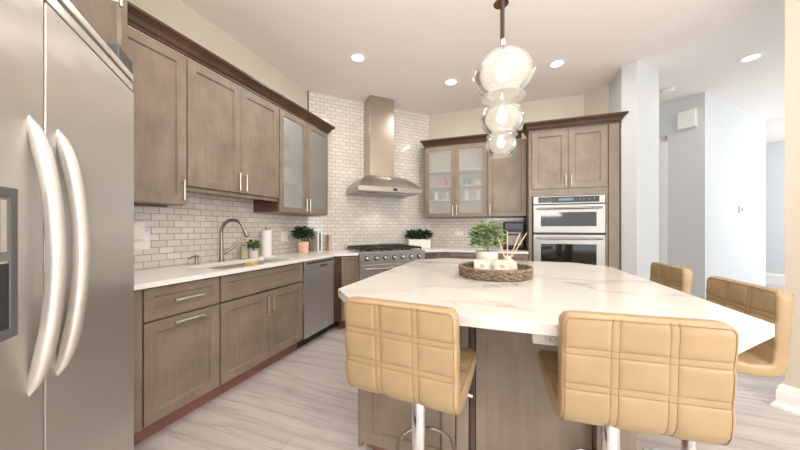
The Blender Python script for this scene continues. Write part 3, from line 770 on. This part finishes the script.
# wall oven
t = thing('wall_oven', 'stainless built-in double oven with black glass windows in the tall cabinet', 'oven', (2.838, TY + .02, 0), BACK)
OW = .765
ob('body', box(NB(), .01, OW - .005, .0, .33, .41, 1.602), 'dark_grey', t)
pn = ob('control_panel', box(NB(), 0, OW, -.04, -.001, 1.508, 1.605), 'oven_steel', t, bevel=.003)
ob('panel_glass', box(NB(), .055, OW - .06, -.0415, -.0385, 1.522, 1.594), 'black_glass', pn)
ob('display', box(NB(), .28, .44, -.0422, -.0416, 1.545, 1.576), 'display', pn)
bm = NB()
for x in list(range(9)):
    xx = (.09, .12, .15, .19, .22, .50, .54, .60, .65)[x]
    box(bm, xx, xx + .014, -.0421, -.0416, 1.553, 1.560); box(bm, xx, xx + .010, -.0421, -.0416, 1.568, 1.573)
ob('button_marks', bm, 'mid_grey', pn)
def oven_door(z0, z1, wz0, wz1):
    d = ob('oven_door', box(NB(), 0, OW, -.045, -.001, z0, z1), 'oven_steel', t, bevel=.004)
    ob('window', box(NB(), .085, OW - .09, -.0465, -.042, wz0, wz1), 'black_glass', d)
    bar(d, (.04, -.045, z1 - .045), (OW - .04, -.045, z1 - .045), .05, .012, 'oven_steel')
oven_door(1.156, 1.498, 1.235, 1.405)
ob('vent_gap', box(NB(), .005, OW - .005, -.03, -.001, 1.135, 1.156), 'black', t)
oven_door(.44, 1.133, .60, 1.02)
ob('bottom_trim', box(NB(), 0, OW, -.03, -.001, .41, .437), 'oven_steel', t)
# air fryer and planter on the back counter
t = thing('coffee_machine', 'black countertop appliance with steel front panel on the back counter beside the ovens', 'coffee machine', (2.625, 4.40, .914), 0)
bm = NB(); prism(bm, [(-.14, -.13), (.14, -.13), (.14, .14), (-.14, .14)], 0, .39); ob('body', bm, 'black', t, bevel=.02, bseg=3)
ob('front_panel', box(NB(), -.10, .10, -.142, -.129, .06, .245), 'panel_steel', t, bevel=.01)
ob('control_band', box(NB(), -.12, .12, -.138, -.129, .28, .365), 'black_glass', t, bevel=.003)
ob('base_foot', box(NB(), -.135, .135, -.16, -.12, 0, .03), 'rubber', t, bevel=.005)
ob('carry_handle', tube(NB(), [(-.08, -.135, .21), (-.08, -.17, .21), (.08, -.17, .21), (.08, -.135, .21)], .009, 8), 'black', t, smooth=True)
t = thing('herb_planter', 'long white wooden planter of dark greenery beside the range', 'plant', (1.285, 4.19, .914), R(24))
bm = NB()
for k in range(6): box(bm, -.165 + k * .0555, -.165 + k * .0555 + .05, -.065, -.055, .004, .13)
box(bm, -.165, .163, -.055, .06, 0, .115)
ob('box', bm, 'white_plastic', t, bevel=.002)
ob('soil', box(NB(), -.155, .153, -.05, .055, .115, .12), 'soil', t)
bm = NB()
for k in range(6):
    b2 = leaves(NB(), 75, .17, .05, .085, .055, up=1.4, seed=20 + k)
    bmesh.ops.translate(b2, vec=(-.135 + k * .053, 0, 0), verts=b2.verts[:])
    me_ = bpy.data.meshes.new('tmp'); b2.to_mesh(me_); b2.free(); bm.from_mesh(me_); bpy.data.meshes.remove(me_)
rnd = random.Random(5)
for k in range(26):
    x = rnd.uniform(-.15, .15); tube(bm, [(x, 0, .119), (x + rnd.uniform(-.03, .03), rnd.uniform(-.02, .02), .2), (x + rnd.uniform(-.08, .08), rnd.uniform(-.05, .05), rnd.uniform(.24, .31))], .0018, 4)
ob('foliage', bm, 'leaf_dark', t)

# ---------------------------------------------- dishes behind the cabinet glass
def cup(name, label, cat, loc, r, h, mat, group):
    bm = NB(); lathe(bm, [(r * .75, 0), (r * .95, h * .25), (r, h), (r * .92, h), (r * .85, h * .3), (r * .4, h * .08)], 18, cap=True)
    return tag(ob(name, bm, mat, smooth=True, loc=loc), label, cat, group)
g1, g2 = 'dishes behind the back wall cabinet glass', 'dishes behind the sink wall cabinet glass'
zb = [1.393, 1.636, 1.846, 2.076]
cup('mug', 'pink mug behind the left glass door of the back wall cabinet', 'cup', (1.62, 4.37, zb[2]), .05, .11, 'cup_pink', g1)
cup('mug', 'blue mug behind the right glass door of the back wall cabinet', 'cup', (1.98, 4.37, zb[2]), .055, .10, 'cup_blue', g1)
cup('bowl', 'white bowl right of the blue mug in the back wall glass cabinet', 'bowl', (2.14, 4.37, zb[2]), .06, .08, 'white_ceramic', g1)
for k in range(4):
    cup('tumbler', 'small white tumbler on a lower shelf of the back wall glass cabinet', 'cup', (1.50 + k * .19 + (.08 if k > 1 else 0), 4.38, zb[1]), .04, .13, 'white_ceramic', 'tumblers in the back wall glass cabinet')
zl = [1.393, 1.716, 1.966, 2.206]
cup('bowl', 'white bowl behind the left glass door of the sink wall cabinet', 'bowl', (.16, 2.53, zl[1]), .085, .09, 'white_ceramic', g2)
cup('mug', 'teal mug behind the right glass door of the sink wall cabinet', 'cup', (.17, 3.0, zl[0]), .05, .11, 'cup_teal', g2)
cup('bowl', 'green bowl on a middle shelf behind the right glass door of the sink wall cabinet', 'bowl', (.16, 2.95, zl[2]), .08, .10, 'leaf_light', g2)
cup('mug', 'white mug on the bottom of the sink wall glass cabinet, left door', 'cup', (.17, 2.56, zl[0]), .05, .12, 'white_ceramic', g2)

# ---------------------------------------------- refrigerator (angled), local X from the freezer edge to the far edge
FO = (1.645, .112, 0)
FWd = .93
t = thing('refrigerator', 'large stainless side-by-side refrigerator with curved handles at the left edge', 'refrigerator', FO, FRI)
ob('body', box(NB(), 0, FWd, .06, .70, .02, 1.86), 'dark_grey', t)
ob('feet_grille', box(NB(), .01, FWd - .01, .05, .06, .02, .1), 'black', t)
SEAM = .380
fd = ob('freezer_door', box(NB(), 0, SEAM - .004, 0, .06, .11, 1.783), 'steel_fridge', t, bevel=.003, bseg=2)
rd = ob('fridge_door', box(NB(), SEAM + .004, FWd, 0, .06, .11, 1.783), 'steel_fridge', t, bevel=.003, bseg=2)
ob('door_gasket', box(NB(), SEAM - .004, SEAM + .004, .02, .06, .11, 1.783), 'rubber', t)
def arc_handle(parent, x):
    pts, rr = [], []
    for k in range(25):
        u = k / 24; a = 4 * u * (1 - u)
        pts.append((x, .006 - .05 * a ** .75, .815 + .66 * u)); rr.append(.006 + .0115 * min(1, a * 2.2) ** .6)
    ob('handle', tube(NB(), pts, rr, 14), 'satin', parent, smooth=True)
arc_handle(fd, SEAM - .052); arc_handle(rd, SEAM + .052)
dp = ob('dispenser', open_frame(NB(), .06, .287, .972, 1.298, -.004, .006, .022), 'dark_grey', fd, bevel=.003)
ob('dispenser_recess', box(NB(), .082, .265, -.001, .0015, .994, 1.135), 'black', dp)
ob('dispenser_panel', box(NB(), .082, .265, -.002, .001, 1.14, 1.276), 'mid_grey', dp)
ob('paddle', box(NB(), .235, .25, -.006, .0, 1.16, 1.27), 'nickel', dp)
bm = NB(); box(bm, 0, FWd, .004, .06, 1.793, 1.822); box(bm, 0, FWd, .012, .06, 1.822, 1.834); box(bm, 0, FWd, .002, .06, 1.834, 1.86)
ob('top_grille', bm, 'steel_fridge', t, bevel=.002)
hg = ob('hinge_cover', box(NB(), FWd - .13, FWd, .004, .046, 1.86, 1.915), 'dark_grey', t, bevel=.004)
ob('hinge_pin', lathe(NB(), [(.006, 1.915), (.006, 1.93)], 10, FWd - .05, .02), 'nickel', hg)
# cabinet above it
t = thing('upper_cabinet', 'wood cabinet above the refrigerator, cut by the top edge of the picture', 'cabinet', (FO[0] - .07 * S, FO[1] - .07 * S, 0), FRI)
ob('body', box(NB(), -.02, 1.02, .0, .50, 1.92, 2.53), 'wood', t)
door(t, -.017, .466, 1.923, 2.52, (.42, 2.10, .42, 2.25)); door(t, .47, 1.017, 1.923, 2.52, (.863, 2.10, .863, 2.25))

# ---------------------------------------------- island
IX0, IX1, IY0, IY1, CL = 1.705, 3.258, 0.995, 2.83, .225
def clipped(x0, x1, y0, y1, c):
    return [(x0 + c, y0), (x1 - c, y0), (x1, y0 + c), (x1, y1 - c), (x1 - c, y1), (x0 + c, y1), (x0, y1 - c), (x0, y0 + c)]
bm = prism(NB(), clipped(IX0, IX1, IY0, IY1, CL), .874, .914)
tag(ob('island_countertop', bm, 'quartz', bevel=.003), 'large white veined quartz island top with clipped corners', 'countertop')
t = thing('island_cabinet', 'taupe wood island base under the white quartz top, behind the bar stools', 'cabinet', (0, 0, 0))
BY = 1.352
ob('body', prism(NB(), [(1.765, BY + .06), (2.94, BY + .06), (2.94, 2.72), (2.86, 2.80), (1.86, 2.80), (1.765, 2.70)], .10, .874), 'wood', t)
ob('end_panel', box(NB(), 1.742, 1.765, BY + .005, 2.66, .055, .874), 'wood', t, bevel=.002)
e = ob('decorative_panel', shaker(NB(), 1.772, 2.258, .10, .866, y=BY - .02, t=.02), 'wood', t, bevel=.0015)
bm = box(NB(), 1.765, 2.26, BY, BY + .06, .10, .874); box(bm, 2.264, 2.318, BY - .016, BY + .06, .055, .874); ob('front_stile', bm, 'wood', t, bevel=.002)
ob('dark_stile', box(NB(), 2.322, 2.345, BY + .02, BY + .06, .03, .874), 'dark_brown', t)  # stile of darker brown wood
bm = box(NB(), 2.347, 2.82, BY + .045, BY + .06, .03, .874); box(bm, 2.347, 2.395, BY + .035, BY + .045, .03, .874); ob('back_panel', bm, 'wood', t, bevel=.002)
ob('end_post', box(NB(), 2.822, 2.955, BY - .004, BY + .06, .03, .874), 'wood', t, bevel=.002)
bm = box(NB(), 1.80, 2.90, BY + .07, BY + .09, 0, .10); box(bm, 1.80, 1.82, BY + .09, 2.65, 0, .10); box(bm, 2.88, 2.90, BY + .09, 2.65, 0, .10); ob('toe_kick', bm, 'toe', t)
bm = NB()
for y0 in (1.45, 2.06): shaker(bm, y0, y0 + .58, .12, .86)
bmesh.ops.rotate(bm, cent=(0, 0, 0), matrix=Matrix.Rotation(R(90), 3, 'Z'), verts=bm.verts[:]); bmesh.ops.translate(bm, vec=(2.94, 0, 0), verts=bm.verts[:])
ob('side_panel', bm, 'wood', t)
# power strip under the overhang
t = thing('power_strip', 'white outlet strip fixed under the island overhang behind the right front stool', 'outlet', (2.562, 1.085, 0), BACK)
ob('housing', box(NB(), 0, .42, 0, .05, .812, .874), 'white_plastic', t, bevel=.002)
for x in (.075, .19, .305):
    bm = NB(); lathe(bm, [(.017, 0), (.017, .0015)], 18); bmesh.ops.rotate(bm, cent=(0, 0, 0), matrix=Matrix.Rotation(R(90), 3, 'X'), verts=bm.verts[:]); bmesh.ops.translate(bm, vec=(x - .02, 0, .843), verts=bm.verts[:])
    r_ = ob('socket', bm, 'mid_grey', t)
    bm = NB(); lathe(bm, [(.0155, 0), (.0155, .002)], 18); bmesh.ops.rotate(bm, cent=(0, 0, 0), matrix=Matrix.Rotation(R(90), 3, 'X'), verts=bm.verts[:]); bmesh.ops.translate(bm, vec=(x - .02, 0, .843), verts=bm.verts[:])
    ob('socket_face', bm, 'white_plastic', r_)
    bm = NB(); box(bm, x - .027, x - .024, -.003, 0, .842, .852); box(bm, x - .016, x - .013, -.003, 0, .842, .852); box(bm, x - .022, x - .018, -.003, 0, .832, .837); lathe(bm, [(.004, -.001), (.004, .001)], 8, x + .03, 0)
    ob('socket_slots', bm, 'dark_grey', r_)

# ---------------------------------------------- basket tray and its contents
BC = (2.42, 1.875, .914)
t = thing('basket_tray', 'round woven wicker basket tray in the middle of the island', 'basket', BC, 0)
ob('base', lathe(NB(), [(.20, 0), (.20, .012)], 48), 'wicker', t)
bm = NB(); nst = 44; RB = .205
for row in range(5):
    zc = .008 + row * .0108; pts = []
    for k in range(nst * 4):
        a = 2 * PI * k / (nst * 4); rr = RB + .006 * row / 4 + .0055 * math.cos(nst / 2 * a + PI * row)
        pts.append((rr * math.cos(a), rr * math.sin(a), zc))
    tube(bm, pts, .0062, 6, closed=True)
ob('weave', bm, 'wicker', t, smooth=True)
bm = NB()
for k in range(nst):
    a = 2 * PI * k / nst; tube(bm, [(RB * math.cos(a), RB * math.sin(a), .002), ((RB + .006) * math.cos(a), (RB + .006) * math.sin(a), .056)], .004, 5)
ob('stakes', bm, 'wicker', t)
bm = NB()
for ph in (0, PI):
    pts = []
    for k in range(160):
        a = 2 * PI * k / 160; pts.append(((RB + .007 + .004 * math.cos(26 * a + ph)) * math.cos(a), (RB + .007 + .004 * math.cos(26 * a + ph)) * math.sin(a), .058 + .004 * math.sin(26 * a + ph)))
    tube(bm, pts, .006, 6, closed=True)
ob('rim', bm, 'wicker', t, smooth=True)
zt = BC[2] + .012
potted('potted_plant', 'light green leafy plant in a white pot inside the island basket', (2.372, 1.94, zt),
       [(.055, 0), (.06, .004), (.07, .135), (.064, .138), (.062, .12)], 'white_ceramic', 'leaf_light', 330, .205, .09, .115, .042, 31, .12, .062, leaf2='leaf')
t = thing('reed_diffuser', 'round cream diffuser bottle with thin reeds in the island basket', 'diffuser', (2.497, 1.92, zt), 0)
ob('bottle', lathe(NB(), [(.04, 0), (.055, .012), (.06, .04), (.052, .07), (.03, .088), (.016, .094), (.016, .112), (.011, .112), (.011, .095)], 28), 'cream_card', t, smooth=True)
for k, (dx, dy, h) in enumerate(((.11, .0, .255), (.075, .05, .25), (-.09, .02, .26), (-.06, -.04, .235), (.0, .07, .265))):
    ob('reed', tube(NB(), [(dx * -.06, dy * -.06, .05), (dx, dy, h)], .0032, 6), 'reed', t)
for k, (x, y, rz, lab) in enumerate(((2.352, 1.772, .05, 'square cream candle at the front left of the island basket'), (2.468, 1.795, -.08, 'square cream candle right of the other one, in front of the reed diffuser'))):
    t = thing('candle', lab, 'candle', (x, y, zt), rz, 'square candles in the island basket')
    ob('vessel', box(NB(), -.046, .046, -.04, .04, 0, .096), 'cream_card', t, bevel=.005)
    lb = ob('label_tag', box(NB(), -.03, .03, -.0408, -.0398, .045, .082), 'label_card', t)
    bm = NB()
    for z in (.07, .063, .056): box(bm, -.014, .014, -.0413, -.0409, z, z + .003)
    ob('label_lines', bm, 'ink', lb)

# ---------------------------------------------- bar stools
def stool(label, loc, rz):
    t = thing('bar_stool', label, 'stool', loc, rz, 'tan quilted leather bar stools around the island')
    W = .405; TH = .056
    # centre line of the back-and-seat shell in (y, z), top of back to seat front
    ctrl = [(-.197, .966), (-.193, .90), (-.188, .83), (-.185, .76), (-.182, .70), (-.174, .665), (-.145, .648), (-.075, .651), (.02, .664), (.10, .682), (.16, .694)]
    # Catmull-Rom resample by arc length
    dense = []
    for i in range(len(ctrl) - 1):
        p0 = Vector(ctrl[max(i - 1, 0)]); p1 = Vector(ctrl[i]); p2 = Vector(ctrl[i + 1]); p3 = Vector(ctrl[min(i + 2, len(ctrl) - 1)])
        for k in range(12):
            u = k / 12
            dense.append(.5 * ((2 * p1) + (p2 - p0) * u + (2 * p0 - 5 * p1 + 4 * p2 - p3) * u * u + (3 * p1 - p0 - 3 * p2 + p3) * u ** 3))
    dense.append(Vector(ctrl[-1]))
    cum = [0]
    for a, b in zip(dense, dense[1:]): cum.append(cum[-1] + (b - a).length)
    L = cum[-1]
    def at(s):
        s = max(0, min(L, s))
        for i in range(len(cum) - 1):
            if cum[i + 1] >= s:
                f = (s - cum[i]) / max(1e-9, cum[i + 1] - cum[i]); p = dense[i].lerp(dense[i + 1], f)
                a = dense[max(i - 2, 0)]; b = dense[min(i + 3, len(dense) - 1)]; tg = (b - a).normalized(); return p, tg
        return dense[-1], (dense[-1] - dense[-2]).normalized()
    useams = [-W / 6, W / 6]
    sseams = [.108, .213, .40, .505]
    offs = [-.034, -.022, -.014, -.0095, -.0065, -.003, 0, .003, .0065, .0095, .014, .022, .034]
    def lines(lo, hi, seams, n):
        base = [lo + (hi - lo) * k / n for k in range(n + 1)]
        keep = [b for b in base if all(abs(b - s) > .034 for s in seams)]
        for s in seams: keep += [s + o for o in offs]
        return sorted(set(round(k, 5) for k in keep if lo - 1e-6 <= k <= hi + 1e-6))
    sl = lines(.006, L - .006, sseams, 40); sl = [0, .002] + sl + [L - .002, L]
    half = W / 2
    us = lines(-half + .012, half - .012, useams, 26)
    def groove(d):
        d = abs(d)
        return .0018 * math.exp(-((d - .0095) / .0025) ** 2) + .0034 * math.exp(-(d / .022) ** 2)
    def disp(s, u):
        g = max([groove(u - a) for a in useams] + [groove(s - a) for a in sseams])
        edge = .006 * max(0, 1 - (half - abs(u)) / .03) ** 2
        return -(g + edge)
    def endk(s):  # rounding at both ends
        e = min(s, L - s); r = .03
        cr = (r - math.sqrt(max(0, r * r - (r - min(e, r)) ** 2)))
        r2 = .014; tk = math.sqrt(max(0, 1 - (1 - min(e, r2) / r2) ** 2)) if e < r2 else 1
        return cr, max(.45, tk)
    def point(s, u, side):
        p, tg = at(s); n = Vector((-tg.y, tg.x))   # inner side (towards seat front / up)
        if n.dot(Vector((1, 1))) < 0: n = -n
        cr, tk = endk(s)
        th = TH * (1 - .22 * max(0, (s - .45) / (L - .45)))
        d = disp(s, u) if (side > 0 or s < .325) else -.006 * max(0, 1 - (half - abs(u)) / .03) ** 2
        q = p + n * side * (th / 2 * tk + d * tk)
        uu = u * (half - cr) / half
        return (uu, q.x, q.y)
    bm = NB(); rings = []
    edge_in = [half - .006, half - .0015]
    for s in sl:
        ring = [point(s, u, 1) for u in us]
        def side_pts(sg):
            out = []
            cr, tk = endk(s)
            a = Vector(point(s, sg * (half - .012), 1)); b = Vector(point(s, sg * (half - .012), -1))
            k = (half - cr) / half
            for f, ext in ((.04, .007), (.12, .0105), (.3, .012), (.5, .0125), (.7, .012), (.88, .0105), (.96, .007)):
                q = a.lerp(b, f); q.x += sg * ext * k; out.append(tuple(q))
            return out
        ring += side_pts(1) + [point(s, u, -1) for u in reversed(us)] + list(reversed(side_pts(-1)))
        rings.append([bm.verts.new(c) for c in ring])
    n = len(rings[0])
    for a, b in zip(rings, rings[1:]):
        for k in range(n): bm.faces.new((a[k], a[(k + 1) % n], b[(k + 1) % n], b[k]))
    bm.faces.new(rings[0]); bm.faces.new(rings[-1][::-1])
    ob('seat_shell', bm, 'leather', t, smooth=True)
    # stitching
    bm = NB()
    def dash(p, q, r=.0009): tube(bm, [p, q], r, 4)
    def outp(s, u, side, lift=.0006):
        p = Vector(point(s, u, side)); pp, tg = at(s); nn = Vector((-tg.y, tg.x))
        if nn.dot(Vector((1, 1))) < 0: nn = -nn
        return p + Vector((0, nn.x, nn.y)) * side * lift
    step = .0078
    for side, s_lo, s_hi in ((-1, .012, .318), (1, .012, L - .015)):
        for a in useams:
            for e_ in (-.0098, .0098):
                s = s_lo
                while s < s_hi: dash(outp(s, a + e_, side), outp(s + .0048, a + e_, side)); s += step
        for b in sseams:
            if b > s_hi: continue
            for e_ in (-.0098, .0098):
                u = -half + .016
                while u < half - .018: dash(outp(b + e_, u, side), outp(b + e_, u + .0048, side)); u += step
    ob('stitching', bm, 'stitch', t)
    bm = NB()
    for side, s_hi in ((-1, .325), (1, L - .012)):
        us_ = half - .0105
        pts = [outp(s_hi - k * (s_hi - .012) / 30, -us_, side, .0004) for k in range(31)] + [outp(.010, -us_ + 2 * us_ * k / 14, side, .0004) for k in range(1, 14)] + [outp(.012 + k * (s_hi - .012) / 30, us_, side, .0004) for k in range(31)]
        tube(bm, pts, .001, 5)
    ob('piping', bm, 'thread_dark', t)
    ob('mount_plate', box(NB(), -.09, .09, -.09, .09, .604, .630), 'black', t, bevel=.003)
    bm = NB(); tube(bm, [(.03, .0, .612), (.14, .0, .612), (.195, .0, .602)], .004, 8); lv = ob('height_lever', bm, 'chrome', t, smooth=True)
    bm = NB(); tube(bm, [(.19, .0, .603), (.208, .0, .599)], .0048, 8); ob('lever_grip', bm, 'white_plastic', lv, smooth=True)
    ob('gas_lift', lathe(NB(), [(.021, .40), (.021, .61)], 24), 'chrome', t, smooth=True)
    ob('post', lathe(NB(), [(.0285, .016), (.0285, .575), (.0265, .581), (.021, .582)], 28), 'chrome', t, smooth=True)
    bm = NB(); lathe(bm, [(.205, 0), (.207, .006), (.20, .013), (.12, .022), (.05, .035), (.032, .05), (.029, .06)], 44); ob('base', bm, 'chrome', t, smooth=True)
    pts = [(0, .0, .33)]
    pts = []
    for k in range(40):
        a = 2 * PI * k / 40; pts.append((.118 * math.cos(a), .075 + .118 * math.sin(a), .30))
    bm = NB(); tube(bm, pts, .0085, 10, closed=True)
    lathe(bm, [(.034, .285), (.036, .289), (.036, .327), (.034, .331)], 24, 0, 0)
    tube(bm, [(0, -.03, .31), (0, -.046, .31)], .008, 8)
    ob('footrest', bm, 'chrome', t, smooth=True)
    return t
st = stool('tan quilted leather stool at the left front of the island, nearest the sink wall', (2.155, 1.085, 0), R(-5.5))
copy_tree(st, (2.812, 1.168, 0), R(4), 'tan quilted leather stool in the foreground, largest back, at the right front of the island')
copy_tree(st, (3.30, 1.735, 0), R(91), 'tan leather stool at the right side of the island, nearer of the two there')
copy_tree(st, (3.325, 2.40, 0), R(90), 'tan leather stool at the far right side of the island, in front of the hall')

# ---------------------------------------------- pendants
def pendant(loc, label):
    t = thing('pendant_light', label, 'pendant light', loc, 0, 'glass globe pendants over the island')
    z0 = 0
    ob('glass_globe', lathe(NB(), [(.030, .100), (.055, .094), (.090, .072), (.116, .036), (.126, .0), (.118, -.034), (.098, -.064), (.074, -.084), (.068, -.090), (.080, -.096), (.092, -.099)], 44, cap=False), 'seeded', t, smooth=True)
    ob('socket_cap', lathe(NB(), [(.032, .098), (.033, .104), (.028, .112), (.012, .118), (.010, .15), (.006, .152)], 24), 'nickel', t, smooth=True)
    ob('bulb', lathe(NB(), [(.012, .075), (.013, .055), (.026, .03), (.03, .008), (.024, -.014), (.010, -.026)], 20), 'bulb', t, smooth=True)
    ob('bulb_holder', lathe(NB(), [(.016, .074), (.016, .1)], 16), 'brass', t, smooth=True)
    ob('rod', lathe(NB(), [(.0055, .15), (.0055, CEIL - loc[2] - .02)], 12), 'wood_dark', t, smooth=True)
    ob('canopy', lathe(NB(), [(.012, CEIL - loc[2] - .035), (.06, CEIL - loc[2] - .026), (.064, CEIL - loc[2] - .001)], 32), 'brass', t, smooth=True)
    return t
pd = pendant((2.468, 1.32, 1.878), 'nearest and largest-looking seeded glass pendant above the island')
copy_tree(pd, (2.463, 1.83, 1.868), 0, 'middle seeded glass pendant of the row above the island')
copy_tree(pd, (2.458, 2.50, 1.903), 0, 'lowest-looking, farthest glass pendant of the row, in front of the back wall cabinets')

# ---------------------------------------------- recessed ceiling lights
def can(x, y, label, first=None):
    if first is None:
        t = thing('recessed_light', label, 'ceiling light', (x, y, CEIL), 0, 'recessed ceiling lights')
        ob('trim_ring', lathe(NB(), [(.066, -.0005), (.066, -.006), (.092, -.004), (.095, -.0005)], 36, cap=False), 'trim', t, smooth=True)
        ob('lens', lathe(NB(), [(.066, -.003), (.066, -.001)], 32), 'lamp', t)
    else: t = copy_tree(first, (x, y, CEIL), 0, label)
    d = bpy.data.lights.new('downlight', 'AREA'); d.shape = 'DISK'; d.size = .14; d.energy = DOWN_W; d.color = (1, .93, .84); d.spread = R(172)
    o = bpy.data.objects.new('downlight', d); COL.objects.link(o); o.location = (x, y, CEIL - .012)
    return t
c0 = can(.997, 2.768, 'recessed ceiling light in front of the sink wall, left of the hood chimney')
can(1.861, 3.624, 'recessed ceiling light right of the hood chimney, nearest the back wall cabinets', c0)
can(3.05, 3.615, 'recessed ceiling light in front of the tall oven cabinet, right of the pendant', c0)
can(5.01, 4.189, 'recessed ceiling light at the hall entrance, in the upper right', c0)
for x, y in ((1.2, 1.0), (3.4, 1.0), (5.0, 1.0), (3.0, -1.4)):  # extra downlights added out of view for fill
    can(x, y, 'added out-of-view recessed fill light above and behind the island stools', c0)
d = bpy.data.lights.new('hood_lamp', 'SPOT'); d.energy = 6; d.spot_size = R(110); d.color = (1, .9, .78); d.shadow_soft_size = .04
o = bpy.data.objects.new('hood_lamp', d); COL.objects.link(o); hx, hy = wallpt(.954, .33); o.location = (hx, hy, 1.68)

# ---------------------------------------------- hall details
cx, cy = hall(.172, .001)
t = thing('door_chime', 'small white chime box high on the hall wall', 'door chime', (cx, cy, 2.74), R(135 - 180))
ob('cover', box(NB(), -.095, .095, -.06, 0, -.12, .12), 'white_plastic', t, bevel=.006)
ob('back_plate', box(NB(), -.1, .1, -.008, 0, -.125, .125), 'trim', t)
def hallr(d, off): return (5.067 + d * S + off * S, 5.041 + d * S - off * S)
cx, cy = hallr(1.213, 0)
t = thing('thermostat', 'small white thermostat with dark display on the bright hall wall', 'thermostat', (cx, cy, 1.50), R(45))
ob('housing', box(NB(), -.06, .06, -.025, 0, -.055, .055), 'white_plastic', t, bevel=.006)
ob('screen', box(NB(), -.03, .03, -.0265, -.024, -.03, .03), 'dark_grey', t)
t = thing('smoke_detector', 'round white smoke detector on the hall ceiling', 'smoke detector', (4.55, 4.78, CEIL), 0)
ob('housing', lathe(NB(), [(.07, -.001), (.07, -.02), (.055, -.035), (.02, -.037)], 28), 'white_plastic', t, smooth=True)
ob('vent_ring', lathe(NB(), [(.071, -.012), (.0715, -.016)], 28, cap=False), 'mid_grey', t)
